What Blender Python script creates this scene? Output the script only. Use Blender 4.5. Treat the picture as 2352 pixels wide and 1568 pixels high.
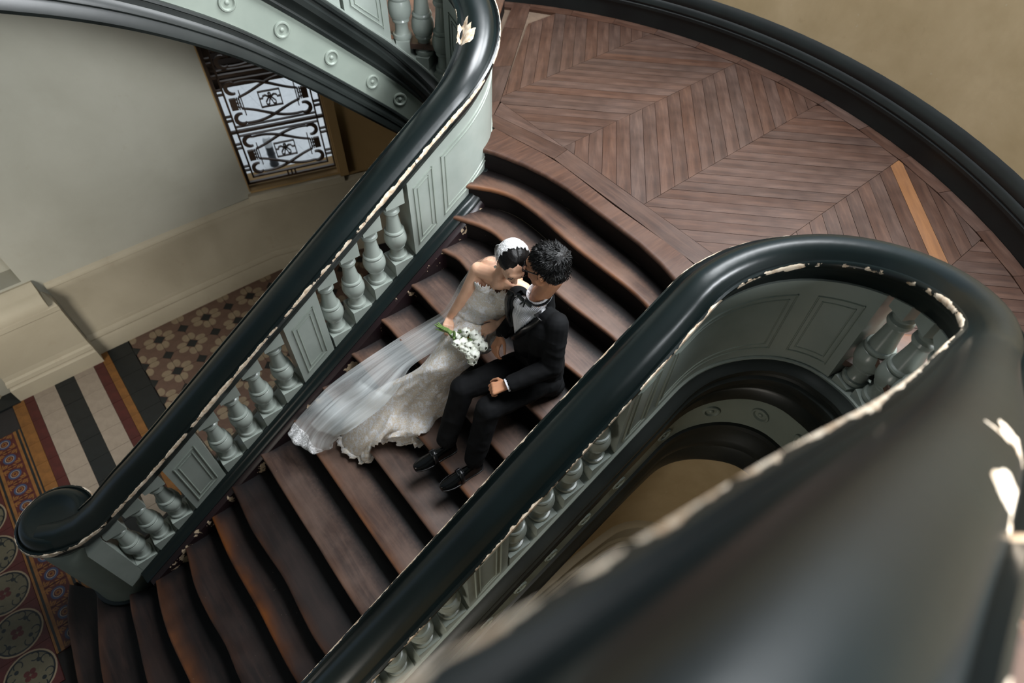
import bpy, bmesh, math, random
from math import sin, cos, pi, radians, sqrt, atan2, hypot
from mathutils import Vector, Matrix
random.seed(7)
S = bpy.context.scene
for o in list(bpy.data.objects): bpy.data.objects.remove(o)
C = S.collection
FZ = 5.156            # height of the lens above the tiled ground floor
# ---------------- camera ----------------
cd = bpy.data.cameras.new('camera'); cam = bpy.data.objects.new('camera', cd); C.objects.link(cam); S.camera = cam
cd.sensor_fit = 'HORIZONTAL'; cd.sensor_width = 36; cd.lens = 22.04; cd.clip_start = .02; cd.clip_end = 100
MX = Vector((.77599, -.63027, .02466)); MY = Vector((.4859, .62226, .61375)); MZ = Vector((-.40217, -.46428, .78911))
cam.matrix_world = Matrix(((MX.x, MY.x, MZ.x, 0), (MX.y, MY.y, MZ.y, 0), (MX.z, MY.z, MZ.z, FZ), (0, 0, 0, 1)))
cd.dof.use_dof = True; cd.dof.focus_distance = 3.15; cd.dof.aperture_fstop = 1.7
# ---------------- light ----------------
w = bpy.data.worlds.new('world'); S.world = w; w.use_nodes = True
w.node_tree.nodes['Background'].inputs[0].default_value = (.62, .80, 1, 1); w.node_tree.nodes['Background'].inputs[1].default_value = .42
def area(name, loc, target, sx, sy, power, col=(1, 1, 1), spread=180):
    l = bpy.data.lights.new(name, 'AREA'); l.shape = 'RECTANGLE'; l.size = sx; l.size_y = sy; l.energy = power; l.color = col; l.spread = radians(spread)
    o = bpy.data.objects.new(name, l); C.objects.link(o); o.location = loc
    o.rotation_euler = (Vector(target) - Vector(loc)).to_track_quat('-Z', 'Y').to_euler(); return o
area('high_window_light', (4.75, .8, 6.7), (1.0, 1.9, 2.2), 2.4, 1.7, 190, (.93, .97, 1), 120)
area('skylight', (2.7, 1.3, 8.4), (1.0, 1.7, 2.2), 3.2, 3.2, 540, (.94, .97, 1), 120)
area('left_wall_fill_light', (-2.3, 3.5, 1.7), (-.2, 5.5, .5), .9, .9, 18, (1, .96, .90), 95)  # added fill, brightens the lower part of the left wall
area('near_rail_fill_light', (1.3, -3.3, 5.9), (.5, 0, 4.5), 1.8, 1.2, 150, (.92, .96, 1), 70)  # added light with no window behind it, brightens the near rail
area('well_fill_light', (-1.5, .40, 1.9), (1.6, .42, .9), .6, .7, 12, (1, .93, .82), 120)  # added fill to lift the dark wall down the well
area('courtyard_sky', (2.5, 8.6, 4.5), (2.3, 7.6, 0), 3, 3, 110, (.95, .98, 1))
S.view_settings.view_transform = 'Standard'; S.view_settings.look = 'None'; S.view_settings.gamma = 1
S.view_settings.use_curve_mapping = False; S.view_settings.exposure = -0.3

# ---------------- materials ----------------
def srgb(r, g, b):
    f = lambda c: (c / 255 / 12.92) if c <= 10.3 else ((c / 255 + .055) / 1.055) ** 2.4
    return (f(r), f(g), f(b), 1)
class NT:
    def __init__(s, name):
        s.m = bpy.data.materials.new(name); s.m.use_nodes = True; s.t = s.m.node_tree; s.b = s.t.nodes['Principled BSDF']
    def n(s, k, **kw):
        x = s.t.nodes.new(k)
        for a, v in kw.items(): setattr(x, a, v)
        return x
    def l(s, a, b): s.t.links.new(a, b)
    def coord(s, kind='Object', scale=(1, 1, 1)):
        c = s.n('ShaderNodeTexCoord'); m = s.n('ShaderNodeMapping'); m.inputs['Scale'].default_value = scale
        s.l(c.outputs[kind], m.inputs[0]); return m.outputs[0]
    def noise(s, vec, scale, detail=4, rough=.55, dist=0):
        x = s.n('ShaderNodeTexNoise'); x.inputs['Scale'].default_value = scale; x.inputs['Detail'].default_value = detail
        x.inputs['Roughness'].default_value = rough; x.inputs['Distortion'].default_value = dist
        if vec: s.l(vec, x.inputs['Vector'])
        return x.outputs['Fac']
    def ramp(s, fac, stops):
        x = s.n('ShaderNodeValToRGB'); e = x.color_ramp.elements
        while len(e) < len(stops): e.new(.5)
        for i, (p, c) in enumerate(stops):
            e[i].position = p; e[i].color = c if len(c) == 4 else (*c, 1)
        s.l(fac, x.inputs[0]); return x.outputs[0]
    def mix(s, f, a, b, mode='MIX'):
        x = s.n('ShaderNodeMix', data_type='RGBA', blend_type=mode)
        for i, v in ((0, f), (6, a), (7, b)):
            if isinstance(v, (tuple, float, int)): x.inputs[i].default_value = v
            else: s.l(v, x.inputs[i])
        return x.outputs[2]
    def math(s, op, a, b=0.0):
        x = s.n('ShaderNodeMath', operation=op)
        for i, v in ((0, a), (1, b)):
            if isinstance(v, (int, float)): x.inputs[i].default_value = v
            else: s.l(v, x.inputs[i])
        return x.outputs[0]
    def bump(s, h, strength=.3, dist=.01):
        x = s.n('ShaderNodeBump'); x.inputs['Strength'].default_value = strength; x.inputs['Distance'].default_value = dist
        s.l(h, x.inputs['Height']); s.l(x.outputs[0], s.b.inputs['Normal'])
    def set(s, color=None, rough=None, **kw):
        for k, v in (('Base Color', color), ('Roughness', rough)) + tuple(kw.items()):
            if v is None: continue
            if isinstance(v, (tuple, float, int)): s.b.inputs[k].default_value = v
            else: s.l(v, s.b.inputs[k])
        return s
M = {}
BW = ((0, 0, 0), (1, 1, 1))
def chips(x, vec, amount, sc=9, attr='lip', thr=.62):
    """0..1 mask of flaked paint, heavier where the mesh attribute marks a worn edge"""
    n1 = x.noise(vec, sc, 5, .6, .4); n2 = x.noise(vec, sc * 3.1, 4, .6)
    v = x.math('ADD', x.math('MULTIPLY', n1, .66), x.math('MULTIPLY', n2, .34))
    if attr:
        a = x.n('ShaderNodeAttribute', attribute_name=attr)
        v = x.math('ADD', v, x.math('MULTIPLY', a.outputs['Fac'], amount))
    return x.ramp(v, ((thr, (0, 0, 0)), (thr + .012, (1, 1, 1))))
def rail_mat():
    x = NT('dark_green_gloss_paint'); v = x.coord()
    base = x.ramp(x.noise(v, 2.2, 4), ((.3, srgb(9, 16, 16)), (.7, srgb(14, 24, 24))))
    brown = x.ramp(x.noise(v, 5.5, 6, .65, .6), ((.70, (0, 0, 0)), (.73, (1, 1, 1))))
    base = x.mix(brown, base, srgb(44, 28, 24))
    ch = chips(x, v, .27, 5, 'lip', .70)
    cream = x.ramp(x.noise(v, 30), ((.35, srgb(176, 150, 122)), (.6, srgb(226, 210, 188))))
    x.set(x.mix(ch, base, cream), x.mix(ch, (.31,) * 3 + (1,), (.8,) * 3 + (1,)))
    x.bump(x.math('SUBTRACT', x.math('MULTIPLY', x.noise(v, 14, 5), .35), x.math('MULTIPLY', ch, 1.0)), .45, .004)
    x.b.inputs['Coat Weight'].default_value = .15; x.b.inputs['Coat Roughness'].default_value = .22
    M['rail'] = x.m
def paint(name, c1, c2, rough, chipcol=None, thr=.7, amt=.2, sc=9, spec=.5):
    x = NT(name); v = x.coord(); base = x.ramp(x.noise(v, 3, 5), ((.3, c1), (.7, c2))); r = rough
    if chipcol:
        ch = chips(x, v, amt, sc, 'lip', thr); base = x.mix(ch, base, chipcol); r = x.mix(ch, (rough,) * 3 + (1,), (.85,) * 3 + (1,))
        x.bump(x.math('SUBTRACT', x.math('MULTIPLY', x.noise(v, 18), .3), ch), .4, .003)
    else: x.bump(x.noise(v, 22, 4), .12, .004)
    x.set(base, r); x.b.inputs['Specular IOR Level'].default_value = spec
    return x.m
def wood(name, cols, rough, scale=(1.2, 16, 6), worn=None, rnd=.5, spec=.5, edge=None):
    x = NT(name); v = x.coord('Object', scale)
    g = x.noise(v, 3, 8, .65, .6); base = x.ramp(g, tuple((.25 + .5 * i / (len(cols) - 1), c) for i, c in enumerate(cols)))
    v2 = x.coord()
    if worn:
        wv = x.ramp(x.noise(v2, 2.3, 5, .6), ((.42, (0, 0, 0)), (.68, (1, 1, 1)))); base = x.mix(x.math('MULTIPLY', wv, .55), base, worn)
    if edge:
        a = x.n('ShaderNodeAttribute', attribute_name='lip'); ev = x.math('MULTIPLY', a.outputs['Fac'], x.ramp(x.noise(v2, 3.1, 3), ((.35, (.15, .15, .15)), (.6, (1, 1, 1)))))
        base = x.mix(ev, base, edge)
        b = x.n('ShaderNodeAttribute', attribute_name='darken'); base = x.mix(x.math('MULTIPLY', x.ramp(x.math('ADD', b.outputs['Fac'], x.math('MULTIPLY', x.noise(v2, 55, 3), .35)), ((.30, (0, 0, 0)), (.80, (1, 1, 1)))), .93), base, srgb(13, 12, 14))  # darkens the treads towards the riser and their two ends
    oi = x.n('ShaderNodeObjectInfo'); hs = x.n('ShaderNodeHueSaturation')
    x.l(x.math('ADD', x.math('MULTIPLY', oi.outputs['Random'], rnd), 1 - rnd / 2), hs.inputs['Value'])
    x.l(x.math('ADD', x.math('MULTIPLY', x.math('FRACT', x.math('MULTIPLY', oi.outputs['Random'], 7.3)), .25), .85), hs.inputs['Saturation'])
    x.l(base, hs.inputs['Color'])
    sp = x.ramp(x.noise(v2, 60, 2), ((.76, (0, 0, 0)), (.78, (1, 1, 1))))
    x.set(x.mix(x.math('MULTIPLY', sp, .35), hs.outputs[0], srgb(150, 135, 120)), x.ramp(x.noise(v2, 4, 4), ((.3, (rough - .08,) * 3), (.7, (rough + .12,) * 3))))
    x.bump(g, .12, .003); x.b.inputs['Specular IOR Level'].default_value = spec
    return x.m
def plaster(name, c1, c2, c3, rough=.85, sc=.9):
    x = NT(name); v = x.coord()
    a = x.ramp(x.noise(v, sc, 6, .6, .3), ((.32, c1), (.68, c2)))
    b = x.ramp(x.noise(v, 7, 6, .7), ((.62, (0, 0, 0)), (.8, (1, 1, 1))))
    sp = x.ramp(x.noise(v, 26, 1), ((.78, (0, 0, 0)), (.80, (1, 1, 1))))
    col = x.mix(x.math('MULTIPLY', b, .4), a, c3); col = x.mix(x.math('MULTIPLY', sp, .25), col, srgb(190, 184, 168))
    x.set(col, rough); x.bump(x.noise(v, 9, 6), .12, .01); return x.m
def flat(name, col, rough=.6, var=.12, **kw):
    x = NT(name); v = x.coord('Object'); n_ = x.noise(v, 12, 6, .7)
    d = tuple(c * (1 - var * 2) for c in col[:3]) + (1,); u = tuple(min(1, c * (1 + var)) for c in col[:3]) + (1,)
    x.set(x.ramp(n_, ((.3, d), (.7, u))), rough, **kw); x.bump(x.noise(v, 60, 3), .06, .002); return x.m
rail_mat()
M['gloss'] = paint('grey_green_gloss_paint', srgb(134, 142, 135), srgb(150, 157, 150), .26, srgb(190, 182, 160), .735, .15, 10)
M['panel'] = paint('grey_green_panel_paint', srgb(122, 131, 122), srgb(138, 146, 136), .42, srgb(198, 188, 165), .74, .2, 8)
M['maroon'] = paint('maroon_black_string_paint', srgb(22, 14, 16), srgb(34, 21, 24), .32, srgb(186, 164, 136), .66, .17, 9)
M['shoe'] = paint('dark_green_shoe_paint', srgb(11, 19, 19), srgb(16, 26, 26), .3, srgb(188, 176, 150), .70, .14, 12)
M['blackpaint'] = paint('black_moulding_paint', srgb(18, 22, 21), srgb(36, 40, 38), .38, srgb(170, 165, 150), .745, .16, 14)
M['skirt'] = paint('black_skirting_paint', srgb(9, 12, 13), srgb(18, 24, 24), .4, srgb(180, 160, 120), .75, .14, 11)
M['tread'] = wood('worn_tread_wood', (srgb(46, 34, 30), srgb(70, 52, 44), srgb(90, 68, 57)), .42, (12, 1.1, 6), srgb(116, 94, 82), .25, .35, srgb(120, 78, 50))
M['tread_shaded'] = wood('shade_darkened_tread_wood', (srgb(17, 13, 12), srgb(30, 22, 20), srgb(44, 32, 28)), .48, (12, 1.1, 6), srgb(50, 38, 34), .3, .3, srgb(96, 58, 34))  # lower treads, with the shade down there put into the colour
M['riser'] = wood('dark_riser_wood', (srgb(9, 7, 7), srgb(19, 13, 12)), .6, (6, 1.2, 14), None, .2, .2)
M['plank'] = wood('worn_floor_planks', (srgb(38, 26, 21), srgb(57, 39, 31), srgb(76, 55, 44)), .46, (1.2, 13, 4), srgb(80, 60, 50), .26, .35, None)
M['newplank'] = wood('pale_replacement_plank', (srgb(88, 58, 36), srgb(116, 80, 50)), .55, (1.2, 13, 4), None, .1)
M['wall'] = plaster('cream_wall_paint', srgb(156, 153, 138), srgb(170, 167, 153), srgb(150, 142, 122))
M['ceil'] = plaster('pale_blue_grey_ceiling_paint', srgb(176, 190, 198), srgb(188, 202, 210), srgb(160, 174, 182))
M['walltan'] = plaster('tan_wall_paint', srgb(160, 140, 104), srgb(184, 164, 130), srgb(138, 118, 84), .8, 1.4)
M['wallochre'] = plaster('ochre_wall_paint', srgb(140, 112, 70), srgb(156, 128, 84), srgb(126, 100, 64))
M['dado'] = plaster('cream_dado_paint', srgb(160, 150, 128), srgb(178, 168, 146), srgb(148, 128, 104), .7)
M['dust'] = flat('dusty_joint_filling', srgb(92, 76, 62), .95)
M['sub'] = flat('dark_mortar', srgb(36, 32, 30), .9)
M['iron'] = flat('brown_iron_paint', srgb(58, 42, 28), .55)
M['frame'] = flat('cream_frame_paint', srgb(190, 180, 150), .6)
M['white'] = flat('white_tile', srgb(140, 127, 112), .5, .1)
M['black'] = flat('black_tile', srgb(22, 26, 27), .42, .2)
M['red'] = flat('oxide_red_tile', srgb(70, 27, 23), .5, .2)
M['yellow'] = flat('ochre_tile', srgb(118, 78, 36), .5, .2)
M['brown'] = flat('brown_tile', srgb(92, 70, 58), .5, .12)
M['cream'] = flat('cream_tile', srgb(128, 112, 90), .5, .1)
M['blue'] = flat('blue_tile', srgb(52, 62, 88), .5, .15)
M['olive'] = flat('grey_green_tile', srgb(84, 78, 60), .5, .12)
M['pave'] = flat('pale_paving', srgb(222, 224, 224), .8, .06)
M['louver'] = wood('dark_shutter_wood', (srgb(40, 28, 20), srgb(62, 44, 30)), .6)

# ---------------- mesh helpers ----------------
class MB:
    def __init__(s): s.v = []; s.f = []; s.mi = []; s.lip = []; s.gr = []
    def add(s, v, f, mi=0, lip=0, gr=0):
        b = len(s.v); s.v += [tuple(p) for p in v]; s.f += [tuple(b + i for i in q) for q in f]; s.mi += [mi] * len(f)
        s.lip += (list(lip) if hasattr(lip, '__len__') else [lip] * len(v)); s.gr += (list(gr) if hasattr(gr, '__len__') else [gr] * len(v)); return b
    def box(s, x0, x1, y0, y1, z0, z1, mi=0, lip=0):
        v = [(x, y, z) for z in (z0, z1) for y in (y0, y1) for x in (x0, x1)]
        s.add(v, [(0, 2, 3, 1), (4, 5, 7, 6), (0, 1, 5, 4), (2, 6, 7, 3), (0, 4, 6, 2), (1, 3, 7, 5)], mi, lip)
    def prism(s, poly, z0, z1, mi=0, lip=0):
        n = len(poly); zz0 = z0 if hasattr(z0, '__len__') else [z0] * n; zz1 = z1 if hasattr(z1, '__len__') else [z1] * n
        v = [(p[0], p[1], zz0[i]) for i, p in enumerate(poly)] + [(p[0], p[1], zz1[i]) for i, p in enumerate(poly)]
        s.add(v, [tuple(range(n))[::-1], tuple(range(n, 2 * n))] + [(i, (i + 1) % n, n + (i + 1) % n, n + i) for i in range(n)], mi, lip)
    def grid(s, rows, close=False, mi=0, lips=None, cap=False, grs=None):
        n = len(rows[0]); v = [p for r in rows for p in r]; f = []
        for i in range(len(rows) - 1):
            for j in range(n if close else n - 1):
                k = (j + 1) % n; f.append((i * n + j, i * n + k, (i + 1) * n + k, (i + 1) * n + j))
        if cap: f += [tuple(range(n))[::-1], tuple((len(rows) - 1) * n + i for i in range(n))]
        s.add(v, f, mi, [l for l in lips] * len(rows) if lips else 0, grs if grs else 0)
    def lathe(s, prof, c, n=20, mi=0, axis=None, sq=None):
        rows = []
        for r, z in prof: rows.append([(c[0] + r * cos(2 * pi * i / n), c[1] + r * sin(2 * pi * i / n), c[2] + z) for i in range(n)])
        s.grid(rows, True, mi, None, True)
    def build(s, name, mat, parent=None, smooth=False, origin=None, angle=None):
        me = bpy.data.meshes.new(name); v = s.v
        o = Vector(origin or (0, 0, 0))
        if origin or angle:
            R_ = Matrix.Rotation(-(angle or 0), 3, 'Z'); v = [R_ @ (Vector(p) - o) for p in v]
        me.from_pydata([tuple(p) for p in v], [], s.f); me.update()
        for m in (mat if isinstance(mat, (list, tuple)) else [mat]): me.materials.append(m if not isinstance(m, str) else M[m])
        me.polygons.foreach_set('material_index', s.mi)
        if any(s.lip):
            a = me.attributes.new('lip', 'FLOAT', 'POINT'); a.data.foreach_set('value', [float(x) for x in s.lip])
        if any(s.gr):
            a = me.attributes.new('darken', 'FLOAT', 'POINT'); a.data.foreach_set('value', [float(x) for x in s.gr])
        bm = bmesh.new(); bm.from_mesh(me); bmesh.ops.recalc_face_normals(bm, faces=bm.faces); bm.to_mesh(me); bm.free()
        if smooth:
            me.shade_smooth() if hasattr(me, 'shade_smooth') else None
            me.set_sharp_from_angle(angle=radians(smooth if smooth is not True else 40))
        ob = bpy.data.objects.new(name, me); C.objects.link(ob)
        ob.location = o; ob.rotation_euler = (0, 0, angle or 0)
        if parent: ob.parent = parent; ob.matrix_parent_inverse = parent.matrix_basis.inverted()
        return ob
def tag(o, label=None, cat=None, group=None, kind=None):
    for k, v in (('label', label), ('category', cat), ('group', group), ('kind', kind)):
        if v: o[k] = v
    return o
def empty(name, loc, label, cat, group=None):
    o = bpy.data.objects.new(name, None); C.objects.link(o); o.location = loc; o.empty_display_size = .1; return tag(o, label, cat, group)
def struct(o, label=None): o['kind'] = 'structure'; return tag(o, label, None)
def copy(o, parent=None, loc=None, rot=None):
    c = o.copy(); C.objects.link(c)
    if parent is not None: c.parent = parent
    if loc is not None: c.location = loc
    if rot is not None: c.rotation_euler = rot
    return c
def interp(x, tab):
    if x <= tab[0][0]: return tab[0][1]
    for (a, p), (b, q) in zip(tab, tab[1:]):
        if x <= b: return p + (q - p) * (x - a) / (b - a)
    return tab[-1][1]
def sinterp(x, tab):
    """smooth (monotone-ish cubic) interpolation"""
    if x <= tab[0][0]: return tab[0][1]
    if x >= tab[-1][0]: return tab[-1][1]
    for i in range(len(tab) - 1):
        if x <= tab[i + 1][0]: break
    x0, y0 = tab[i]; x1, y1 = tab[i + 1]; h = x1 - x0; t = (x - x0) / h; d = (y1 - y0) / h
    m0 = d if i == 0 else (d + (y0 - tab[i - 1][1]) / (x0 - tab[i - 1][0])) / 2
    m1 = d if i + 2 >= len(tab) else (d + (tab[i + 2][1] - y1) / (tab[i + 2][0] - x1)) / 2
    return (2 * t ** 3 - 3 * t * t + 1) * y0 + (t ** 3 - 2 * t * t + t) * h * m0 + (-2 * t ** 3 + 3 * t * t) * y1 + (t ** 3 - t * t) * h * m1

# ---------------- stair geometry ----------------
R_, G_ = .165, .255
ZL = 2.805                                   # landing level
def TZ(k): return ZL - k * R_
def nos(u): return TZ(3) + (u - 1.57) * R_ / G_   # line of the nosings
UC, RR = 1.78, .463                          # centre and radius of the well turn
RC = .873; AX = 1.7815                       # right balustrade line; mirror axis of the stair
SA = UC + pi * RR                            # path length at the end of the turn
def sdeg(a): return UC + radians(a) * RR
ZT_R = [(UC - .001, nos(UC) + .06), (sdeg(20), 2.60), (sdeg(45), 2.69), (sdeg(70), 2.775), (sdeg(90), 2.826), (sdeg(110), 2.862), (sdeg(140), 2.95), (sdeg(180), 3.08)]
ZT_L = [(UC - .001, nos(UC) + .06), (sdeg(20), 2.60), (sdeg(45), 2.69), (sdeg(70), 2.775), (sdeg(90), 2.83), (sdeg(110), 2.90), (sdeg(140), 3.05), (sdeg(165), 3.20), (sdeg(180), 3.29)]
ZB_L = [(UC - 1.86, 3.81), (UC - 1.714, 3.849), (UC - 1.496, 3.761), (UC - 1.258, 3.646), (UC - 1.005, 3.496), (UC - .763, 3.326), (UC - .48, 3.081), (UC - .232, 2.846), (UC, 2.62)]
def side(sd):
    """functions of the balustrade on one side: sd=-1 the right (well near the lens), +1 the mirrored left"""
    def vret(u):
        if sd > 0: return RC - 2 * RR
        return sinterp(u, [(-.8, -.056), (0, -.056), (.15, -.061), (.4, -.068), (.85, -.087), (1.2, -.082), (1.5, -.064), (UC, RC - 2 * RR)])
    def pos(s, o, z):
        if s <= UC: u, v = s, RC + o
        elif s < SA:
            a = (s - UC) / RR; u, v = UC + (RR + o) * sin(a), RC - RR + (RR + o) * cos(a)
        else: u = UC - (s - SA); v = vret(u) - o
        return (u, v if sd < 0 else 2 * AX - v, z)
    def zt(s):
        if s <= UC - .001: return nos(s) + .06
        T = ZT_R if sd < 0 else ZT_L
        if s < SA: return sinterp(s, T)
        u = UC - (s - SA)
        return 3.08 + .6 * (UC - u) if sd < 0 else sinterp(u, ZL_RET)
    def zr(s):
        if s <= UC: return nos(s) + .768
        if s < SA:
            a = (s - UC) / RR
            return (nos(UC) + .768) + .17 * a if sd < 0 else zt(s) + .708 + .02 * a
        u = UC - (s - SA)
        return (nos(UC) + .768) + .17 * pi + .6 * (UC - u) if sd < 0 else zt(s) + .77
    def zb(s):
        if s <= 1.2: return nos(s) - .75
        if s < SA or sd < 0:
            if s < SA: return sinterp(s, [(1.0, nos(1.0) - .75), (1.2, nos(1.2) - .75), (1.65, 1.59), (UC, 1.64), (sdeg(20), 1.68), (sdeg(60), 1.78), (sdeg(90), 1.89), (sdeg(110), 1.94), (sdeg(140), 2.07), (sdeg(180), 2.25)] if sd < 0 else
                       [(1.0, nos(1.0) - .75), (1.2, nos(1.2) - .75), (1.65, 1.59), (UC, 1.64), (sdeg(20), 1.72), (sdeg(60), 1.95), (sdeg(90), 2.15), (sdeg(110), 2.27), (sdeg(140), 2.43), (sdeg(165), 2.54), (sdeg(180), 2.62)])
            return 2.25 + .6 * (UC - (UC - (s - SA)))
        return zt(s) - .67
    return pos, zt, zr, zb
ZL_RET = [(-2.2, 5.6), (-1.2, 5.05), (-.4, 4.70), (.066, 4.519), (.284, 4.431), (.522, 4.316), (.775, 4.166), (1.017, 3.996), (1.3, 3.751), (1.548, 3.516), (1.78, 3.29)]
SIDES = {sd: side(sd) for sd in (-1, 1)}
def srange(a, b, step=.06):
    n = max(1, int(round((b - a) / step))); return [a + (b - a) * i / n for i in range(n + 1)]
def sweep(mb, sd, s0, s1, prof, zf, step=.05, mi=0, lips=None, cap=True):
    pos = SIDES[sd][0]; rows = []
    for s in srange(s0, s1, step):
        z = zf(s); rows.append([pos(s, o, z + dz) for o, dz in prof])
    mb.grid(rows, True, mi, lips, cap)
# ================= the setting =================
AC = (1.033, 1.937); AR = 3.237                       # curved stair hall wall
def arcpts(r, a0, a1, n): return [(AC[0] + r * cos(radians(a0 + (a1 - a0) * i / n)), AC[1] + r * sin(radians(a0 + (a1 - a0) * i / n))) for i in range(n + 1)]
def clip(poly, px, py, nx, ny):
    out = []; n = len(poly)
    for i in range(n):
        a, b = poly[i], poly[(i + 1) % n]; da = (a[0] - px) * nx + (a[1] - py) * ny; db = (b[0] - px) * nx + (b[1] - py) * ny
        if da >= 0: out.append(a)
        if (da >= 0) != (db >= 0): t = da / (da - db); out.append((a[0] + (b[0] - a[0]) * t, a[1] + (b[1] - a[1]) * t))
    return out
def inset(poly, d):
    n = len(poly); A = sum(poly[i][0] * poly[(i + 1) % n][1] - poly[(i + 1) % n][0] * poly[i][1] for i in range(n)); sg = 1 if A > 0 else -1; out = poly
    for i in range(n):
        a, b = poly[i], poly[(i + 1) % n]; L = hypot(b[0] - a[0], b[1] - a[1])
        if L < 1e-6: continue
        nx, ny = -(b[1] - a[1]) / L * sg, (b[0] - a[0]) / L * sg; out = clip(out, a[0] + nx * d, a[1] + ny * d, nx, ny)
        if len(out) < 3: return []
    return out
def tile(name, poly, z1, mat, parent, ang=0, th=.018, extra=None, mats=None):
    p = inset(poly, .0014)
    if len(p) < 3: return
    cx, cy = sum(q[0] for q in p) / len(p), sum(q[1] for q in p) / len(p)
    mb = MB(); dz = random.uniform(-.0006, .0006); mb.prism(p, z1 - th, z1 + dz)
    if extra:
        for q, mi in extra: mb.prism(q, z1 - .004, z1 + dz + .0004, mi)
    return mb.build(name, mats or mat, parent, origin=(cx, cy, z1), angle=ang)

# ---- ground floor ----
mb = MB(); mb.box(-3.4, 4.8, -2.0, 5.62, -.12, -.016); floor = struct(mb.build('floor', 'sub'))
VJ = [5.28 + .2467 * k for k in range(-11, 2)]
def strip(u0, u1, mat, name):
    for a, b in zip(VJ, VJ[1:]):
        b = min(b, 5.5)
        if b > a + .02: tile(name, [(u0, a), (u1, a), (u1, b), (u0, b)], 0, mat, floor)
strip(-1.025, -.84, 'white', 'white_tile'); strip(-1.2, -1.025, 'black', 'black_tile'); strip(-1.39, -1.2, 'white', 'white_tile')
strip(-.75, -.675, 'yellow', 'ochre_strip_tile'); strip(-.84, -.75, 'red', 'red_strip_tile'); strip(-1.475, -1.39, 'red', 'red_strip_tile')
strip(-.675, -.47, 'black', 'black_tile'); strip(-1.575, -1.475, 'yellow', 'ochre_strip_tile')
P_ = .2467; HD = .058
def ell(cx, cy, a, b, t, n=10): return [(cx + a * cos(2 * pi * i / n) * cos(t) - b * sin(2 * pi * i / n) * sin(t), cy + a * cos(2 * pi * i / n) * sin(t) + b * sin(2 * pi * i / n) * cos(t)) for i in range(n)]
octs = []
def octmesh(x, y, par, parent):
    h = P_ / 2; d = HD
    poly = [(x - h + d, y - h), (x + h - d, y - h), (x + h, y - h + d), (x + h, y + h - d), (x + h - d, y + h), (x - h + d, y + h), (x - h, y + h - d), (x - h, y - h + d)]
    ex = []
    for sx, sy in (((1, 1), (-1, -1)) if par else ((1, -1), (-1, 1))):
        for ex_, ey_, t in ((sx * (h - .031), sy * (h - d - .040), pi / 2), (sx * (h - d - .040), sy * (h - .031), 0)):
            ex.append((ell(x + ex_ * 1.04, y + ey_ * 1.0, .050, .037, t, 12), 1))
    p = inset(poly, .0014); mb = MB(); mb.prism(p, -.018, 0)
    for q, mi in ex:
        for i in range(8):
            a, b = p[i], p[(i + 1) % 8]; L = hypot(b[0] - a[0], b[1] - a[1])
            if len(q) > 2 and L > 1e-6: q = clip(q, a[0], a[1], -(b[1] - a[1]) / L, (b[0] - a[0]) / L)
        if len(q) > 2: mb.prism(q, -.004, .0004, mi)
    return mb.build('octagonal_tile', ['brown', 'cream'], parent, origin=(x, y, 0))
protos = {}
for i in range(11):
    for j in range(-11, 1):
        x = -.47 + .01 + P_ * (i + .5); y = 5.28 + P_ * (j + .5)
        if y + P_ / 2 > 5.53: continue
        par = (i + j) % 2
        if par not in protos: protos[par] = octmesh(x, y, par, floor)
        else: copy(protos[par], None, (x, y, random.uniform(-.0005, .0005)))
        dx, dy = x - P_ / 2, y + P_ / 2
        if dy > 5.49: continue
        if 'd' not in protos: protos['d'] = tile('black_diamond_tile', [(dx - HD, dy), (dx, dy - HD), (dx + HD, dy), (dx, dy + HD)], 0, 'black', floor)
        elif dx > -.45: copy(protos['d'], None, (dx, dy, 0))
        else: tile('black_diamond_tile', clip([(dx - HD, dy), (dx, dy - HD), (dx + HD, dy), (dx, dy + HD)], -.47, 0, 1, 0), 0, 'black', floor)
# ornate border of encaustic tiles
def ring(x, y, r0, r1, n=20, a0=0, a1=360):
    qs = []
    for i in range(n):
        p, q = radians(a0 + (a1 - a0) * i / n), radians(a0 + (a1 - a0) * (i + 1) / n)
        qs.append([(x + r0 * cos(p), y + r0 * sin(p)), (x + r1 * cos(p), y + r1 * sin(p)), (x + r1 * cos(q), y + r1 * sin(q)), (x + r0 * cos(q), y + r0 * sin(q))])
    return qs
bp = None
for k in range(12):
    y = 4.666 + .183 * (1 - k) + .09
    if bp is None:
        ex = []; x0, x1 = -1.87, -1.575; cx = -1.735
        for a, b, m in ((x0, x0 + .016, 1), (x0 + .016, x0 + .034, 2), (x0 + .034, x0 + .058, 1), (-1.645, -1.622, 1), (-1.622, -1.602, 2), (-1.602, -1.588, 1), (-1.588, -1.575, 2)):
            ex.append(([(a, y - .0915), (b, y - .0915), (b, y + .0915), (a, y + .0915)], m))
        for q in ring(cx, y, .036, .052): ex.append((q, 3))
        for q in ring(cx, y, .031, .036): ex.append((q, 4))
        for q in ring(cx, y, .011, .022, 14): ex.append((q, 1))
        for sx in (-1, 1):
            for sy in (-1, 1):
                for (dx, dy, a_, b_, t) in ((.056, .058, .020, .007, .5), (.066, .044, .016, .006, 1.3), (.064, .072, .016, .006, -.3), (.040, .066, .020, .006, .9), (.020, .080, .018, .006, .2)):
                    ex.append((ell(cx + sx * dx, y + sy * dy, a_, b_, t * sx * sy, 8), 1))
        bp = tile('ornate_border_tile', [(x0, y - .0915), (x1, y - .0915), (x1, y + .0915), (x0, y + .0915)], 0, None, floor, extra=ex, mats=['red', 'yellow', 'black', 'blue', 'white'])
        by = bp.location.y
    else: copy(bp, None, (bp.location.x, by - .183 * k, 0))
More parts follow.
